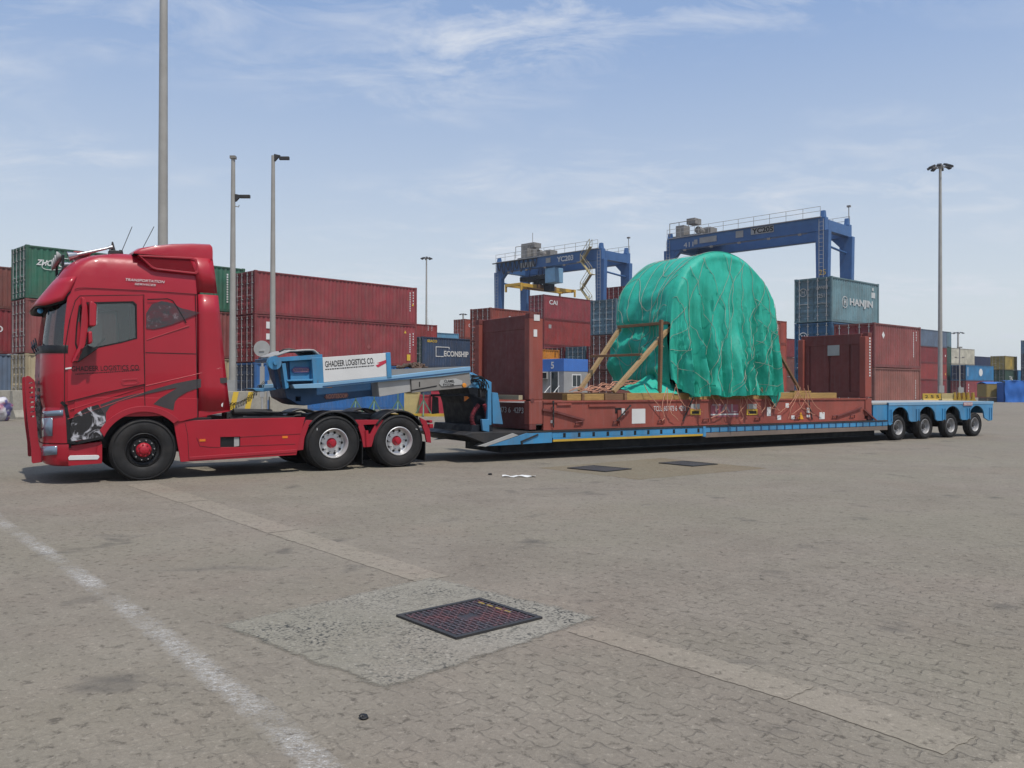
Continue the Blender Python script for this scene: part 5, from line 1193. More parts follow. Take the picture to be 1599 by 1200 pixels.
def stack(px, d, yaw, L_, ys, specs, xoff=0, pad=True):
    x, y = at(px, d); yw = R(yaw); x -= xoff*math.cos(yw); y -= xoff*math.sin(yw)
    hy = 605.0
    zs = [CH+(hy-q)/F*d for q in ys]
    for i, sp_ in enumerate(specs):
        zt = zs[i] if i < len(zs) else zb_next
        zb = zs[i+1]+.02 if i+1 < len(zs) else None
        if zb is None: H_ = 2.9 if zt > 2.75 else 2.59; H_ = H_ if zt-H_ > -.3 else zt; zb = zt-H_; 
        if i == len(specs)-1:
            if zb < .9 and zt < 3.4:
                if zb > .12: pass
                else: zb = 0.0
        H_ = round(zt-zb, 2); zb_next = zb-.02
        container((x, y, zb), yw, L_, H_, *sp_[:2], **(sp_[2] if len(sp_) > 2 else {}))
    if zb > .05:
        bm = BM(); box(bm, -.3, L_+.3, -.2, 2.64, -.02, zb-.004); o = obj('concrete_pad', bm, PADM, loc=(x, y, 0)); o.rotation_euler.z = yw; tag(o, kind='structure')
    return x, y
idc = [mcode(-.62, 2.1, 9, .07), mcode(-.34, 2.15, 5, .07, gap=.09)]
YEL = paint((.75, .5, .05), .5, .1)
# left stacks
stack(16, 51.5, 46, 12.19, [419, 485, 555], [('brown', 'rust red container at the left picture edge, top of its stack'), ('dred', 'dark red container at the left picture edge, middle of its stack', dict(marks=[mtext('O', 11.2, 1.3, .4)])), ('slate', 'grey blue container at the left picture edge, bottom of its stack')], xoff=12.0)
def zh(c, L_, H_):
    text('lettering', 'ZHONGGU', c, (.48, .018, H_-1.0), .30, WHITE, width=1.85, bold=.03, ext=.004, shear=.3)
    bm = BM(); P = []
    for i in range(49): a = 2*math.pi*i/48; P.append((1.55+.78*math.cos(a)+.1*math.sin(a), .012, H_-.86+.30*math.sin(a)+.16*math.cos(a)))
    tube(bm, P, .018, 5); obj('logo_ring', bm, WHITE, c)
stack(40, 43, 46, 12.19, [383.5, 467, 553.5], [('green', 'green container with white lettering on top of the stack behind the cab', dict(marks=[zh, mcode(-1.2, 2.2, 12, .1), mpatch(-.6, 1.3, .28, .28, YEL, 'tri'), mpatch(-.55, 1.8, .16, .16, YEL, 'disc')])), ('dust', 'faded maroon container under the green one behind the cab', dict(marks=[mcode(-.6, 2.3, 5, .1, YEL)])), ('cream', 'cream container at the bottom of the stack behind the cab', dict(doorcol='cream'))])
stack(398, 48.9, 46, 12.19, [422.5, 491.5, 567], [('maroon', 'long maroon container on top of the stack behind the gooseneck', dict(marks=idc+[mpatch(-.42, 1.28, .16, .18, YEL, 'tri')])), ('maroon', 'long maroon container in the middle tier behind the gooseneck with yellow sticker', dict(marks=idc+[mpatch(-.85, .35, .3, .42, YEL), mpatch(-4.2, 1.0, .34, .34, paint((.35, .1, .1), .5, .1), 'diamond'), mpatch(-1.1, 2.2, .2, .2, YEL, 'tri'), mpatch(.75, 2.0, .25, .4, WHITE), mpatch(.75, 1.35, .25, .35, WHITE)])), ('blue', 'bright blue container at the bottom of the stack behind the gooseneck', dict(doorcol='navyblue'))])
# behind the sign board
stack(683, 84, 46, 12.19, [508.5, 536, 570], [('red', 'bright red container top showing behind the maroon stack end', dict(marks=[mcode(-1.2, 2.2, 8, .08), mcode(-.7, 2.2, 8, .05)])), ('maroon', 'maroon container under the bright red one, mostly hidden'), ('dred', 'dark red container at the foot of the bright red stack, mostly hidden')], xoff=12.19)
stack(715, 96, 46, 12.19, [521.7, 556, 590], [('sky', 'light blue container top between the red and orange red stacks'), ('slate', 'grey container below the light blue one, mostly hidden')], xoff=12.0)
def eco(c, L_, H_):
    text('lettering', 'ECONSHIP', c, (2.45, .018, .95), .50, WHITE, width=2.9, bold=.03, ext=.004)
    bm = BM(); prism(bm, [(1.5, .90), (2.4, .90), (2.4, .97), (1.57, .97), (1.57, 1.72), (3.0, 1.72), (3.0, 1.58), (3.07, 1.58), (3.07, 1.79), (1.5, 1.79)], .012, .02); obj('logo_frame', bm, WHITE, c)
    text('lettering', 'SEACO', c, (.55, .018, 2.12), .22, YEL, width=1.1, bold=.03, ext=.004)
stack(660, 71, 46, 12.19, [526, 574], [('navyblue', 'blue grey container with white company lettering beside the flat rack end', dict(doorcol='dgreen', marks=[eco])), ('navyblue', 'blue grey container in the lower tier beside the flat rack end')])
stack(726, 124, 46, 12.19, [498.5, 528], [('redorange', 'orange red container seen by its doors behind the flat rack, top tier', dict(marks=[mtext('C', .8, 1.6, .5)])), ('redorange', 'orange red container below, mostly hidden behind the flat rack')])
stack(766, 69, 46, 6.06, [480.5, 532, 584], [('rust', 'rust red container rising just above the flat rack end wall', dict(marks=[mtext('7', 2.2, 1.75, .35)])), ('rust', 'rust red container in the middle tier behind the flat rack end wall'), ('rust', 'rust red container at the foot behind the flat rack end wall')])
stack(849.5, 100, 46, 12.19, [459.8, 497.8, 538.7], [('maroon2', 'maroon container with white lettering on top of the stack right of the end wall', dict(marks=[mtext('CAI', 1.0, 1.75, .55, width=1.5)])), ('red', 'plain dull red container in the second tier right of the end wall', dict(marks=[mpatch(.9, 2.0, .5, .45, LGREY)])), ('maroon', 'maroon container in the third tier right of the end wall, mostly hidden'), ('maroon', 'maroon container fourth from the top right of the end wall, hidden by the cabin')])
vx, vy = -math.sin(R(46)), math.cos(R(46))
for k, (col, nm) in enumerate((('steel', 'steel blue container with its doors showing above the cabin'), ('dred', 'dark red container with its doors showing left above the cabin'), ('dred', 'dark red container with its doors showing right above the cabin'))):
    kk = (0, 1, -1)[k]; d = 80+2.62*vy*kk; xx = at(914, 80)[0]+2.62*vx*kk; px_ = xx/d*F+800
    stack(px_, d, 46, 12.19, [605-64*80/d, 605-64*80/d+42.5*80/d], [(col, nm), (col, nm+', lower tier')])
stack(874, 74, 46, 6.06, [547, 592], [('orange', 'bright orange container beside the flat rack left post above the cabin', dict(marks=[mcode(-.6, 2.2, 3, .1, BLACK)])), ('orange', 'bright orange container in the lower tier behind the cabin')], xoff=6.06)
stack(962, 63, 46, 12.19, [466, 522, 578], [('steel', 'blue grey container with weathered doors left of the green tarpaulin, top tier'), ('brown', 'brown container with weathered doors left of the green tarpaulin, middle tier'), ('brown', 'brown container with weathered doors left of the green tarpaulin, bottom tier')])
stack(977, 86, 46, 12.19, [446, 485], [('dred', 'dark red container peeping over the blue grey one left of the tarpaulin'), ('dred', 'dark red container in a far stack hidden left of the tarpaulin')])
# right of the tarp
stack(1220, 76, 42, 12.19, [503, 547, 592], [('rust', 'orange red container just right of the tarpaulin, top tier', dict(marks=[mcode(-.6, 2.2, 9, .1)])), ('brown', 'brownish pink container just right of the tarpaulin, middle tier', dict(marks=[mcode(-.9, 1.8, 4, .15, YEL)])), ('brown', 'brownish pink container just right of the tarpaulin, bottom tier')], xoff=12.19)
stack(1229, 96, 42, 12.19, [501.5, 537, 572], [('redorange', 'orange red container corner behind the tarpaulin right edge, top tier'), ('redorange', 'orange red container corner behind the tarpaulin right edge, second tier'), ('redorange', 'orange red container corner behind the tarpaulin right edge, third tier')], xoff=12.19)
stack(1245, 117, 42, 12.19, [529, 558, 588], [('dred', 'dark red container between tarpaulin and blue door stack, top tier'), ('brown', 'pinkish container between tarpaulin and blue door stack, second tier'), ('brown', 'pinkish container between tarpaulin and blue door stack, third tier')], xoff=12.19)
TXTW = paint((.60, .64, .64), .6, .3)
hj = [mtext('HANJIN', 2.25, .98, .56, TXTW, width=3.0, bold=.035), mpatch(1.30, .90, .72, .72, TXTW, 'ring'), mtext('H', 1.50, 1.08, .36, TXTW, bold=.03), mpatch(-1.0, 1.75, .5, .35, TXTW), mpatch(-.9, 2.2, .2, .2, TXTW), mring_door(1.85, 1.85, .26), mdoor('HANJIN', 1.0, 1.95, .22, LGREY, .75), mdoor('2511', .85, 1.45, .25, LGREY, .55)]
stack(1299, 50, 41, 6.06, [430, 501.5, 573], [('teal', 'weathered pale teal container with white company name on top of the stack', dict(marks=hj, doorcol='steel')), ('mblue', 'blue container with a white ring mark on its door under the pale teal one', dict(marks=[mring_door(1.85, 1.85, .3, WHITE)])), ('mblue', 'blue container at the bottom under the pale teal one', dict(marks=[mring_door(1.7, 1.6, .2, LGREY)]))])
stack(1366, 47.7, 41, 6.06, [502.5, 572.8], [('dust', 'dusty maroon container with white diamond sticker above the trailer bogie', dict(doorcol='maroon', marks=[mpatch(.95, 1.65, .36, .42, WHITE, 'diamond'), mcode(-1.0, 2.1, 12, .07, gap=.03), mcode(-.62, 2.15, 4, .07, gap=.06), mring_door(1.7, 1.6, .14, LGREY, '8')])), ('pink', 'faded pink brown container at the bottom above the trailer bogie', dict(marks=[mcode(-.7, 2.0, 8, .06)]))])
stack(1479, 128, 41, 12.19, [517, 542.5, 567, 592.5], [('slate', 'blue grey container on top of the stack left of the tall light mast'), ('dred', 'dark red container second from the top left of the tall light mast', dict(marks=[mpatch(-.6, 1.0, .25, .3, WHITE)])), ('red', 'dull red container third from the top left of the tall light mast', dict(marks=[mpatch(-.6, .7, .25, .3, YEL)])), ('dred', 'dark red container at the bottom left of the tall light mast')], xoff=12.19)
stack(1486, 143, 41, 12.19, [517.5, 541, 566], [('steel', 'dark grey green container end beside the blue grey top container'), ('dgreen', 'dark green container edge below the grey green one'), ('dgreen', 'dark green container edge near the ground behind the light mast')], xoff=12.19)
stack(1480.7, 150, 41, 12.19, [541.5, 567], [('pale', 'cream white container on top right of the light mast', dict(marks=[mtext('S', 1.1, 1.9, .5, paint((.5, .1, .08), .5, .1))])), ('pale', 'cream white container below, hidden behind the blue doors')])
stack(1509, 139, 41, 12.19, [568.7, 593.3], [('cblue', 'bright blue container with round white emblem right of the light mast', dict(doorcol='navy', marks=[mpatch(5.6, .75, 1.6, 1.3, WHITE, 'disc'), mpatch(5.9, 1.22, 1.0, .14, paint(CC['cblue'], .5, .1)), mcode(.7, 2.1, 10, .25)])), ('maroon', 'maroon container below the bright blue one with emblem', dict(doorcol='maroon', marks=[mcode(1.0, 2.0, 3, .25, hh=.3, gap=.2)]))])
stack(1537, 175, 41, 12.19, [556, 576], [('dgreen', 'dark green far container top between cream and yellow containers'), ('dgreen', 'dark green far container, second tier, mostly hidden')], xoff=9)
stack(1549, 172, 41, 12.19, [556.8, 577], [('navy', 'navy far container top left of the yellow container'), ('navy', 'navy far container, second tier, mostly hidden')], xoff=10)
stack(1570, 152, 41, 6.06, [554.5, 576.3, 597.5], [('mustard', 'mustard yellow container with doors showing near the right edge', dict(marks=[mpatch(2.8, .6, .5, 1.3, YELLOW)])), ('dgreen', 'dark green container with white lettering under the mustard one', dict(marks=[mtext('TAL', 2.2, .6, .7)])), ('dgreen', 'dark green container at the bottom under the mustard one')])
stack(1596, 168, 41, 6.06, [577, 597], [('cblue', 'light blue small container far right beneath the navy stack', dict(marks=[mtext('A', 1.4, 1.0, .8, BLACK)])), ('cblue', 'light blue small container on the ground far right')], xoff=2)
stack(1618, 152, 41, 12.19, [529.6, 551, 572.5, 594], [('mblue', 'steel blue container with doors showing at the right edge, top tier', dict(doorcol='mblue')), ('navy', 'navy container at the right edge, second tier'), ('navy', 'navy container at the right edge, third tier'), ('navy', 'navy container at the right edge, bottom tier')])
# ================================================================== RTG CRANES
CBLUE = paint((.055, .15, .36), .5, .22, dcol=(.09, .12, .17))
def crane(px, d, yaw, span, gauge, HT, name, label, trolley):
    x, y = at(px, d); c = thing('gantry_crane', label, 'crane', (x, y, 0), R(yaw), 'rubber tyred gantry cranes behind the stacks')
    for gx in (0, gauge):
        bm = BM(); box(bm, gx-.40, gx+.40, -.4, span+.3, HT-1.6, HT-.05)
        o = obj('girder', bm, CBLUE, c, bev=.05)
        for yy in (0, span):
            bm = BM(); v = box(bm, gx-.36, gx+.36, yy-.78, yy+.78, 1.9, HT-1.5)
            for q in v[:4]: q.co.y = yy+(q.co.y-yy)*.62
            lg = obj('leg', bm, CBLUE, c, bev=.04)
            bm = BM(); prism(bm, [(0, 0), (1.0, 0), (0, 1.0)], -.3, .3)
            s_ = -1 if yy > 1 else 1
            for q in bm.verts: xq, yq, zq = q.co; q.co = (gx+yq, yy+s_*(.78+xq), HT-1.59-zq)
            obj('knee_plate', bm, CBLUE, lg)
    for yy in (0, span):
        bm = BM(); box(bm, -.35, gauge+.35, yy-.5, yy+.5, 1.1, 1.9); obj('sill_beam', bm, CBLUE, c)
        bm = BM(); tube(bm, [(0, yy, HT-3.0), (gauge, yy, HT-3.4)], .13, 8); obj('tie_bar', bm, CBLUE, c)
        bm = BM(); box(bm, .4, gauge-.4, yy-.4, yy+.4, HT-1.5, HT-.3); obj('end_beam', bm, CBLUE, c)
        for gx in (0, gauge): bm = BM(); prism(bm, [(-.38, 0), (.38, 0), (.2, .75), (-.2, .75)], yy-.2, yy+.2); obj('leg_head', bm, CBLUE, c, loc=(gx, 0, HT-.06))
        for gx in (-.1, gauge+.1):
            bm = BM(); lathe(bm, [(-.25, .2), (-.25, .75), (-.2, .8), (.2, .8), (.25, .75), (.25, .2)], (gx, yy, .8), 24)
            obj('crane_wheel', bm, RUBBER, c, smooth=40)
    for gx, sgn in ((0, -1), (gauge, 1)):
        bm = BM(); xr = gx+sgn*.75
        box(bm, min(gx+sgn*.45, xr), max(gx+sgn*.45, xr), 0, span, HT-.12, HT-.05)
        n = int(span/1.9)
        for i in range(n+1): yy = span*i/n; tube(bm, [(xr, yy, HT-.05), (xr, yy, HT+1.05)], .03, 5)
        for zz in (.55, 1.05): tube(bm, [(xr, 0, HT+zz), (xr, span, HT+zz)], .03, 5)
        obj('walkway_railing', bm, LGREY, c)
    RT_ = (math.pi/2, 0, -math.pi/2)
    if name == 'YC205':
        bm = BM(); box(bm, -.47, -.455, 5.7, 8.6, HT-1.0, HT-.2); obj('number_plate', bm, LGREY, c); text('lettering', 'YC205', c, (-.475, 8.45, HT-.9), .62, BLACK, RT_, width=2.7, bold=.03, ext=.01)
        text('lettering', '411', c, (-.46, 17.9, HT-1.4), .6, WHITE, RT_, width=1.4, ext=.01)
        bm = BM(); box(bm, -.47, -.455, 13.2, 15.6, HT-1.15, HT-.45); box(bm, -.47, -.455, 9.6, 10.6, HT-1.1, HT-.3); box(bm, -.47, -.455, 15.9, 16.4, HT-1.2, HT-.6); obj('sign_panel', bm, LGREY, c)
        text('lettering', '25', c, (-.44, .3, HT-6.5), .6, YEL, RT_, ext=.01)
    else:
        text('lettering', 'YC203', c, (-.475, 7.5, HT-1.2), .75, WHITE, RT_, width=3.0, bold=.03, ext=.01)
        bm = BM(); box(bm, -.47, -.455, 11.8, 14.6, HT-1.35, HT-.6); box(bm, -.47, -.455, 8.7, 9.6, HT-1.1, HT-.4); obj('sign_panel', bm, LGREY, c); text('lettering', '27', c, (-.44, span+.3, HT-8), .6, WHITE, RT_, ext=.01)
    for yy in (0, span):
        bm = BM()
        for dx in (-.25, .25): tube(bm, [(-.55, yy+dx, 2.2), (-.55, yy+dx, HT-.3)], .03, 4)
        zz = 2.4
        while zz < HT-.4: tube(bm, [(-.55, yy-.25, zz), (-.55, yy+.25, zz)], .02, 4); zz += .45
        obj('ladder', bm, LGREY, c)
    for q in range(5):
        bm = BM(); yy = 2.5+q*(span-5)/4; box(bm, -.62, -.42, yy-.18, yy+.18, HT-1.85, HT-1.62); obj('crane_lamp', bm, GREY, c)
    bm = BM(); tube(bm, [(gauge+.5, 0, HT-6), (gauge+.5, 0, HT+2.2)], .05, 5); box(bm, gauge+.35, gauge+.65, -.2, .2, HT+2.1, HT+2.3); obj('signal_pole', bm, GREY, c)
    # trolley machinery on top
    ty = trolley
    bm = BM(); box(bm, .2, gauge-.2, ty-2.2, ty+2.2, HT+.05, HT+.3)
    for i in range(5): cyl(bm, (1+i*.8, ty-1.2+.3*i, HT+.9), (1.6+i*.8, ty-1.2+.3*i, HT+.9), .45, seg=12)
    box(bm, .6, 2.0, ty+.6, ty+1.8, HT+.3, HT+1.7); box(bm, 3.0, 4.6, ty-1.8, ty-.5, HT+.3, HT+1.5)
    for yy in (ty-2.1, ty-.7, ty+.7, ty+2.1): tube(bm, [(-.3, yy, HT+.2), (-.3, yy, HT+1.9)], .05, 5)
    tube(bm, [(-.3, ty-2.1, HT+1.9), (-.3, ty+2.1, HT+1.9)], .05, 5); box(bm, -.3, 1.2, ty-1.6, ty-.4, HT+1.5, HT+2.2)
    tr_ = obj('trolley', bm, GREY, c)
    if name != 'YC205':
        bm = BM(); box(bm, 1.4, 3.2, ty+.6, ty+2.6, HT+.3, HT+2.6); tube(bm, [(2.2, ty+1, HT+2.6), (2.2, ty+1, HT+4.2)], .04); obj('machine_house', bm, GREY, tr_)
        bm = BM(); box(bm, -.2, 1.6, ty-5.5, ty-3.6, HT-3.9, HT-1.8); obj('operator_cabin', bm, LBLUE, tr_, bev=.05)
        bm = BM()
        for i in range(16): zz = HT-3.4-.06*i; box(bm, 1.2+.08*i % 2, 2.4, ty-3.5+.30*i, ty-3.3+.30*i, HT-3.8+.25*math.sin(i), HT-2.6+.4*math.sin(i*1.7))
        box(bm, 1, 3.2, ty-3.4, ty+2.5, HT-3.0, HT-2.5); box(bm, 1.6, 2.6, ty-3.0, ty-1.8, HT-4.8, HT-3.0); obj('trolley_frame', bm, NAVY_SHADED, tr_)
        # spreader, along the gauge direction
        bm = BM(); box(bm, -3.2, 8.6, ty-1.4, ty-1.1, HT-4.40, HT-3.90); box(bm, -3.2, 8.6, ty+1.1-.6, ty+1.4-.6, HT-4.40, HT-3.90); 
        for xx in (-3.4, 8.3): box(bm, xx, xx+.5, ty-1.9, ty+1.3, HT-4.35, HT-3.95)
        for xx in (-3.4, 8.5):
            for yy in (ty-1.9, ty+1.1): box(bm, xx, xx+.3, yy, yy+.2, HT-5.10, HT-4.30)
        sp_ = obj('spreader', bm, paint((.70, .42, .06), .5, .3), c, bev=.03)
        bm = BM(); box(bm, .5, 4.8, ty-1.45, ty+.85, HT-4.35, HT-3.80); obj('spreader_head', bm, WOODD, sp_)
        for (xx, yy) in ((.8, ty-1.2), (4.4, ty-1.2), (.8, ty+.6), (4.4, ty+.6)):
            bm = BM(); tube(bm, [(xx, yy, HT-3.80), (xx*.6+1.0, yy, HT-.1)], .035, 5); obj('hoist_rope', bm, BLACK, c)
        # stair on the near right leg
        bm = BM(); zz = HT+.2; k = 0; yy = 1.0
        while zz > 11.5:
            y1 = 2.6 if k % 2 == 0 else 1.0; beam(bm, (-1.0, yy, zz), (-1.0, y1, zz-1.9), .55, .10)
            for dx in (-.28, .28): tube(bm, [(-1.0+dx, yy, zz+1.0), (-1.0+dx, y1, zz-.9)], .04, 5); tube(bm, [(-1.0+dx, yy, zz+.0), (-1.0+dx, yy, zz+1.0)], .04, 5)
            box(bm, -1.35, -.65, min(y1, y1+(.6 if k % 2 == 0 else -.6)), max(y1, y1+(.6 if k % 2 == 0 else -.6)), zz-1.95, zz-1.88); zz -= 1.9; yy = y1; k += 1
        obj('stairs', bm, paint((.5, .42, .22), .6, .3), c)
        # cable festoon loops at the left end of the girder
        bm = BM()
        for i in range(9):
            y0 = span-.2-i*.9; P = [(-.6, y0-.8*j/10, HT-.2-1.7*math.sin(math.pi*j/10)*(1 if i % 2 else .7)) for j in range(11)]; tube(bm, P, .07, 5)
        box(bm, -.75, -.5, span-8, span+.8, HT-.25, HT-.12); obj('cable_festoon', bm, DARKM, c)
    return c
crane(1286, 93, 45, 20.2, 6.2, 20.6, 'YC205', 'blue gantry crane numbered 205 rising behind the tarpaulin at the right', 18.0)
crane(939, 113, 46, 19.4, 5.7, 20.4, 'YC203', 'blue gantry crane with yellow spreader and stairs left of the tarpaulin', 13.6)
# ================================================================== MASTS
POLEM = paint((.40, .385, .355), .55, .18)
def mast(px, d, H_, r0_, r1_, label, head='ring', hr=1.25, group='lighting masts'):
    x, y = at(px, d); c = thing('lighting_mast', label, 'light mast', (x, y, 0), 0, group)
    bm = BM(); n = 4
    for i in range(n): 
        a = r0_+(r1_-r0_)*i/n; b = r0_+(r1_-r0_)*(i+1)/n; cyl(bm, (0, 0, H_*i/n), (0, 0, H_*(i+1)/n), a, b, 16)
    obj('mast_pole', bm, POLEM, c, smooth=40)
    bm = BM(); cyl(bm, (0, 0, 0), (0, 0, .05), r0_*1.8, seg=16); box(bm, -r0_*1.05, r0_*1.05, -r0_*1.4, -r0_*.5, 1.0, 1.9); obj('base_box', bm, LGREY, c)
    if head == 'ring':
        bm = BM(); P = [(hr*.62*math.cos(a), hr*.62*math.sin(a), H_-.1) for a in [2*math.pi*i/16 for i in range(17)]]; tube(bm, P, .05, 6)
        for i in range(4): a = math.pi*i/4; tube(bm, [(-hr*.6*math.cos(a), -hr*.6*math.sin(a), H_-.1), (hr*.6*math.cos(a), hr*.6*math.sin(a), H_-.1)], .04, 5)
        cyl(bm, (0, 0, H_-.3), (0, 0, H_+.25), .22, seg=10); obj('lamp_ring', bm, GREY, c)
        for i in range(8):
            a = 2*math.pi*i/8+.2; bm = BM(); m_ = Matrix.Translation((hr*.82*math.cos(a), hr*.82*math.sin(a), H_-.12)) @ Matrix.Rotation(a, 4, 'Z') @ Matrix.Rotation(R(25), 4, 'Y'); v = box(bm, -hr*.24, hr*.24, -hr*.17, hr*.17, -.12, .10, m_)
            obj('floodlight', bm, DARKM, c, bev=.03)
    return c
def cam_arm(c, z, r_, ln, drop, nm='camera_bracket'):
    bm = BM(); prism(bm, [(r_, -.22), (r_, .12), (r_+.28, .06), (r_+.05, -.2)], -.06, .06); tube(bm, [(r_+.1, 0, .03), (r_+ln, 0, .03-drop)], .025); box(bm, r_+ln-.15, r_+ln+.3, -.08, .08, -.06-drop, .08-drop); o = obj(nm, bm, DARKM, c, loc=(0, 0, z), bev=.01)
mast(254, 34, 22, .22, .135, 'thick grey pole rising out of the picture behind the truck cab', head=None, group='grey yard poles')
p1 = mast(363.5, 37, 11.75, .165, .085, 'grey pole with a camera arm partway up, behind the cab rear', head=None, group='grey yard poles'); cam_arm(p1, 10.0, .10, .35, .0); 
bm = BM(); tube(bm, [(.1, 0, 0), (.25, 0, -.03), (.27, 0, .06)], .02); obj('small_camera', bm, GREY, p1, loc=(0, 0, 9.58))
bm = BM(); box(bm, -.12, .12, -.12, .12, 0, .12); obj('pole_cap', bm, GREY, p1, loc=(0, 0, 11.68))
p2 = mast(426, 38, 12.1, .155, .08, 'grey pole with a camera at its top, behind the gooseneck front', head=None, group='grey yard poles'); cam_arm(p2, 12.05, .05, .38, .08)
mast(1468.6, 107, 30, .30, .16, 'tallest light mast with a ring of floodlights at the right', hr=1.45)
mast(666, 184, 30, .30, .15, 'slim far light mast above the bright red container', hr=1.25)
mast(723.5, 320, 29.5, .4, .3, 'tiny far light mast above the orange red container', hr=1.5)
mast(1496.5, 430, 30, .6, .4, 'most distant light mast above the cream container', hr=3.0)
p3 = mast(1499, 118, 7.3, .10, .07, 'short lamp pole with cross arms before the cream container', head=None)
bm = BM(); box(bm, -.3, .3, -.15, .15, 7.25, 7.42); tube(bm, [(-.6, 0, 5.85), (.6, 0, 5.85)], .04); box(bm, -.65, -.4, -.1, .1, 5.85, 6.0); box(bm, .4, .65, -.1, .1, 5.85, 6.0); obj('lamp_arms', bm, GREY, p3)
bm = BM(); box(bm, -.35, .35, -.4, -.1, .9, 1.7); obj('control_cabinet', bm, LGREY, p3)
# round road sign seen from its back
x, y = at(410, 33); c = thing('road_sign', 'round grey road sign seen from the back in front of the maroon stack', 'road sign', (x, y, 0)); bm = BM(); cyl(bm, (0, 0, 0), (0, 0, 3.25), .045, seg=10); box(bm, -.08, .08, -.05, .05, 1.2, 2.4); obj('sign_post', bm, LGREY, c)
bm = BM(); cyl(bm, (0, -.07, 3.10), (0, -.05, 3.10), .32, seg=28); box(bm, -.1, .1, -.1, -.07, 3.0, 3.05); obj('sign_disc', bm, LGREY, c)
# ================================================================== BARRIERS
def barrier(px, d, yaw, L_, H_, mat, label, stripes=False, txt=None, group='jersey barriers'):
    x, y = at(px, d); c = thing('jersey_barrier', label, 'barrier', (x, y, 0), R(yaw), group); s = H_/1.07
    prof = [(-.30*s, 0), (-.30*s, .08*s), (-.15*s, .33*s), (-.09*s, H_), (.09*s, H_), (.15*s, .33*s), (.30*s, .08*s), (.30*s, 0)]
    bm = BM(); prism(bm, prof, 0, L_)
    for v in bm.verts: a, b, q = v.co; v.co = (b, a, q)
    obj('barrier_body', bm, mat, c, bev=.02)
    if stripes:
        bm = BM(); k = .25
        while k < L_-.35:
            q = [(k, .42*s), (k+.22, .42*s), (k+.38, H_-.03), (k+.16, H_-.03)]; vs = []
            for (xx, zz) in q: yy = -(.15*s-(zz-.33*s)/(H_-.33*s)*.06*s)-.004; vs.append(bm.verts.new((xx, yy, zz)))
            bm.faces.new(vs); k += .62
        o = obj('stripes', bm, YEL, c); q = o.modifiers.new('s', 'SOLIDIFY'); q.thickness = .004; q.offset = 0
    if txt: text('lettering', txt, c, (.25, -.16*s, .40*s), .45*s, BLACK, (math.pi/2-.1, 0, 0), width=L_*.75, bold=.01)
    return c
barrier(-30, 42, 0, 1.55, 1.40, CONC, 'pale concrete barrier at the left picture edge partly behind the wrapped bundle')
barrier(18, 41, 60, 2.2, 1.40, CONC, 'pale concrete barrier end between the wrapped bundle and the bull bar')
barrier(351, 35, 2, 1.75, 1.42, CONC, 'concrete barrier with yellow stripes behind the coiled air lines', stripes=True)
barrier(421, 35.4, 30, 1.6, 1.20, CONC, 'plain cream concrete barrier behind the tractor rear mudguards')
barrier(1441, 104, 0, 2.35, .92, YELLOW, 'yellow barrier with black number beside the trailer bogie deck', txt='2 5 5')
barrier(1470.5, 103.5, -8, 1.7, .95, paint((.55, .45, .2), .7, .3), 'pale yellow barrier just right of the numbered one')
for k, pxk in enumerate((1492, 1499, 1506, 1513, 1521)):
    barrier(pxk, 103-k*.3, 70, 1.4, 1.05, YELLOW, ('yellow barrier end, %s of the five right of the mast' % ('leftmost', 'second from left', 'middle one', 'fourth from left', 'rightmost')[k]))
for k in range(3): barrier(1572+k*14, 100, -3, 1.05, .85, YELLOW, 'low yellow barrier below the blue tarpaulin, %s of three' % ('left', 'middle', 'right')[k])
# wrapped bundle at left edge
bm = BM(); bmesh.ops.create_icosphere(bm, subdivisions=4, radius=1)
for v in bm.verts:
    n = v.co.normalized(); k = 1+.25*noise.noise(n*1.7)+.10*ridg(n.x*3, n.y*3, n.z*3); v.co = Vector((max(-.8, min(.8, n.x))*.75*k, max(-.8, min(.8, n.y))*.5*k, (n.z*.58*k)))
    v.co.z = max(v.co.z+.5, 0)
m, t, b = newmat('bundle_wrap'); gg = noi(t, 1.3, 2, .5, sc=(.4, .4, 1.6)); c_ = mixc(t, ramp(t, gg, .42, .5), (.30, .10, .16), (.62, .60, .62)); c_ = mixc(t, ramp(t, noi(t, 1.6, 2, rot=(1, 0, 0)), .54, .6), c_, (.12, .11, .28)); t.links.new(c_, b.inputs['Base Color']); b.inputs['Roughness'].default_value = .5
tag(obj('wrapped_bundle', bm, m, smooth=80, loc=(*at(-6, 38.5), 0)), 'pink, white and purple wrapped bundle at the left picture edge', 'bundle')
# ================================================================== CABIN
x, y = at(881, 60); cb_ = thing('office_cabin', 'small blue and grey site cabin with number five and air conditioner', 'cabin', (x, y, 0), R(44))
CB1 = paint((.035, .10, .36), .5, .1); CB2 = paint((.06, .19, .58), .5, .1); CG = paint((.36, .36, .36), .6, .15)
bm = BM(); box(bm, 0, 2.6, 0, 2.35, .75, 1.2); o = obj('cabin_base', bm, CB1, cb_)
bm = BM(); box(bm, 0.002, 2.598, 0.002, 2.348, 1.2, 2.75); obj('cabin_wall', bm, CG, cb_)
bm = BM(); box(bm, -.02, 2.62, -.02, 2.37, 2.75, 3.66); obj('cabin_fascia', bm, CB2, cb_, bev=.02)
bm = BM(); box(bm, 0, 2.6, .1, 2.2, 0, .75); obj('plinth', bm, PADM, cb_)
text('lettering', '5', cb_, (-.03, 1.25, 2.95), .5, WHITE, (math.pi/2, 0, -math.pi/2), bold=.02, ext=.004)
bm = BM(); box(bm, -.012, .01, .55, 1.25, .80, 2.70); d = obj('door', bm, DGLASS, cb_); bm = BM(); 
for (a, b) in ((.50, .56), (1.24, 1.30)): box(bm, -.03, .0, a, b, .78, 2.74)
obj('door_frame', bm, WHITE, d)
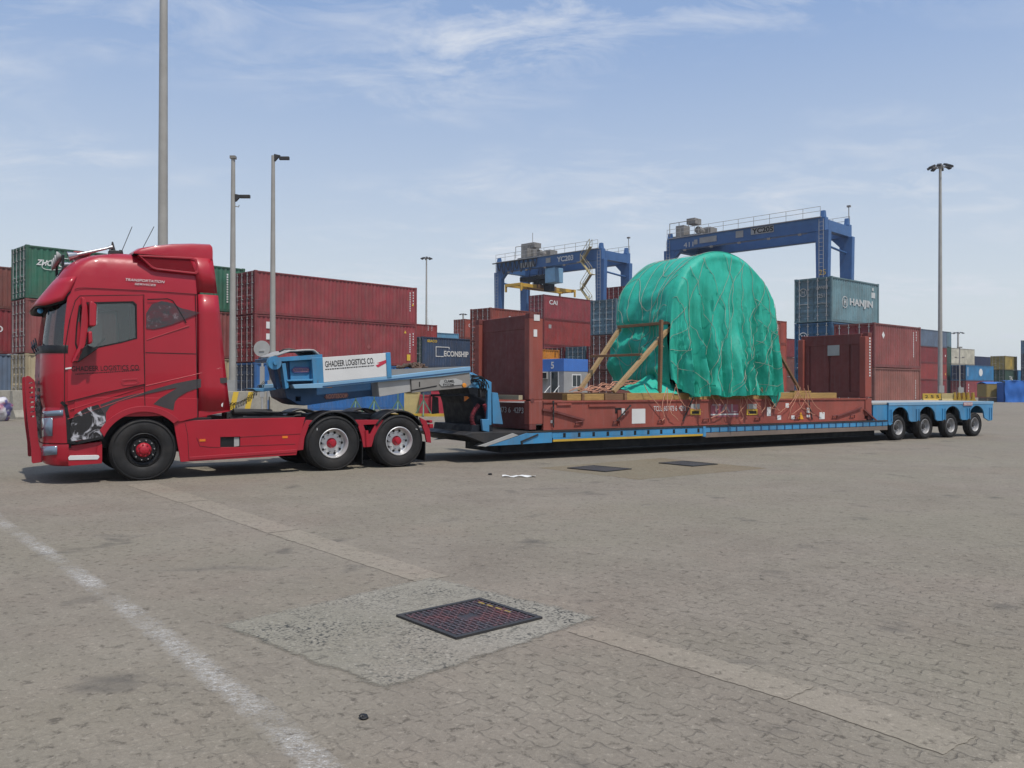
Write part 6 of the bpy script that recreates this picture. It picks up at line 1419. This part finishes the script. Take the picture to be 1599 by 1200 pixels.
bm = BM(); box(bm, .85, 1.85, -.02, .01, 1.6, 2.55); wn_ = obj('window', bm, WHITE, cb_); bm = BM(); box(bm, .92, 1.32, -.028, -.015, 1.67, 2.48); box(bm, 1.38, 1.78, -.028, -.015, 1.67, 2.48); obj('pane', bm, DGLASS, wn_)
bm = BM(); box(bm, -.65, .0, 1.55, 2.3, 2.2, 2.72); ac = obj('air_conditioner', bm, LGREY, cb_, bev=.02); bm = BM(); box(bm, -.60, -.2, 1.535, 1.552, 2.26, 2.66); obj('vent', bm, BLACK, ac)
bm = BM(); 
for yy in (.45, 1.35): tube(bm, [(0, yy, 1.7), (-.9, yy, .95), (-.9, yy, 0)], .03); tube(bm, [(-.45, yy, 1.32), (-.45, yy, .4)], .025)
for k in range(4): box(bm, -.25-.22*k, -.03-.22*k, .5, 1.3, .55-.18*k, .60-.18*k)
obj('steps', bm, WHITE, cb_)
# ================================================================== TRESTLES AND CRATES BEHIND THE GOOSENECK
GRN = paint((.10, .21, .15), .6, .3)
for k, px_ in enumerate((556, 585, 622, 662)):
    x, y = at(px_, 46.5-k*.2); c = thing('steel_trestle', 'green steel trestle seen under the gooseneck, %s from left' % ('first', 'second', 'third', 'fourth')[k], 'trestle', (x, y, 0), R(4), 'green trestles behind the tractor')
    bm = BM()
    for (a, b) in (((0, 0, 0), (0, 0, 1.25)), ((-.5, 0, 0), (0, 0, .9)), ((.5, 0, 0), (0, 0, .9)), ((-.6, 0, .03), (.6, 0, .03))): beam(bm, a, b, .07)
    obj('trestle_frame', bm, GRN, c); bm = BM(); beam(bm, (0, -.5, .03), (0, .5, .03), .07); beam(bm, (0, -.5, .03), (0, 0, .8), .06); beam(bm, (0, .5, .03), (0, 0, .8), .06); obj('trestle_foot', bm, GRN, c)
def crate(px, d, w_, h, mat, label, cat='crate'):
    x, y = at(px, d); c = thing('steel_crate', label, cat, (x, y, 0), R(4)); bm = BM(); box(bm, 0, w_, 0, 1.0, .1, h); obj('crate_body', bm, mat, c, bev=.02); bm = BM()
    for xx in (.0, w_-.08): box(bm, xx-.01, xx+.09, -.02, 1.02, 0, h+.03)
    box(bm, -.01, w_+.01, -.03, 0, h-.08, h+.02); box(bm, -.01, w_+.01, -.03, 0, .08, .16); obj('crate_frame', bm, mat, c); return c
crate(632, 47, .85, 1.35, paint((.62, .50, .22), .6, .3), 'pale yellow crate behind the last tractor wheel')
crate(656, 46.8, .6, 1.15, paint((.42, .04, .06), .6, .2), 'small red crate just right of the pale yellow one')
crate(674, 46.6, 1.3, 1.5, paint((.45, .03, .06), .6, .2), 'larger red box seen left of the gooseneck leg')
bm = BM(); box(bm, 0, 10, 0, .3, 0, .15); o = obj('yellow_kerb', bm, YELLOW, loc=(*at(560, 45.5), 0)); o.rotation_euler.z = R(2); tag(o, kind='structure')
# covered skip and blue sheeted heap on the right
x, y = at(1541, 97); c = thing('covered_skip', 'yellow ochre steel skip with blue sheet on top near the right edge', 'skip', (x, y, 0), R(0)); bm = BM(); box(bm, 0, 2.2, 0, 2, .55, 2.1); obj('skip_body', bm, paint((.34, .25, .08), .6, .35), c, bev=.03); bm = BM(); box(bm, .1, 2.1, .1, 1.9, .0, .5); obj('skip_base', bm, paint((.25, .21, .16), .8, .4), c)
bm = BM(); rows = [[(-.05+2.3*i/12, 2.05*j/6-.03, 2.12+.22*(1-abs(j-3)/3.2)+.08*N3(i*.5, j*.6, 1)) for i in range(13)] for j in range(7)]; grid_mesh(bm, rows); BT = paint((.03, .16, .55), .45, .1); o = obj('blue_sheet', bm, BT, c, smooth=60); q = o.modifiers.new('s', 'SOLIDIFY'); q.thickness = .04
bm = BM(); rows = []
for j in range(15):
    rows.append([(i*.2-.1, -.15-.6*(j/14)**2*0+(.5*N3(i*.4, j*.3, 2))*.4+ (0 if j < 9 else (j-9)*.35), 2.45*min(1, j/8)+.10*N3(i*.6, j*.5, 5)) for i in range(22)])
grid_mesh(bm, rows); bm2 = bm; box(bm, 0, 4, .3, 1.6, 0, 2.25); o = obj('sheeted_heap', bm, BT, smooth=60, loc=(*at(1570, 95), 0)); tag(o, 'heap under a bright blue tarpaulin at the right picture edge', 'tarpaulin heap')
# ================================================================== AIR
bm = BM(); box(bm, -1000, 1000, -400, 1600, -1.5, 60)
m = bpy.data.materials.new('air'); m.use_nodes = True; t = m.node_tree; t.nodes.remove(t.nodes['Principled BSDF']); v = t.nodes.new('ShaderNodeVolumePrincipled'); v.inputs['Color'].default_value = (.88, .93, 1, 1); v.inputs['Density'].default_value = .0003; v.inputs['Anisotropy'].default_value = .3
t.links.new(v.outputs[0], t.nodes['Material Output'].inputs['Volume']); o = obj('haze', bm, m); tag(o, kind='stuff')

# surface albedo level, the same for every material in the place
for mt in bpy.data.materials:
    if not mt.use_nodes: continue
    for n_ in [n for n in mt.node_tree.nodes if n.type == 'BSDF_PRINCIPLED']:
        i_ = n_.inputs['Base Color']
        if i_.is_linked:
            src = i_.links[0].from_socket; q = mt.node_tree.nodes.new('ShaderNodeMixRGB'); q.blend_type = 'MULTIPLY'; q.inputs[0].default_value = 1; q.inputs[2].default_value = (.77, .77, .77, 1)
            mt.node_tree.links.new(src, q.inputs[1]); mt.node_tree.links.new(q.outputs[0], i_)
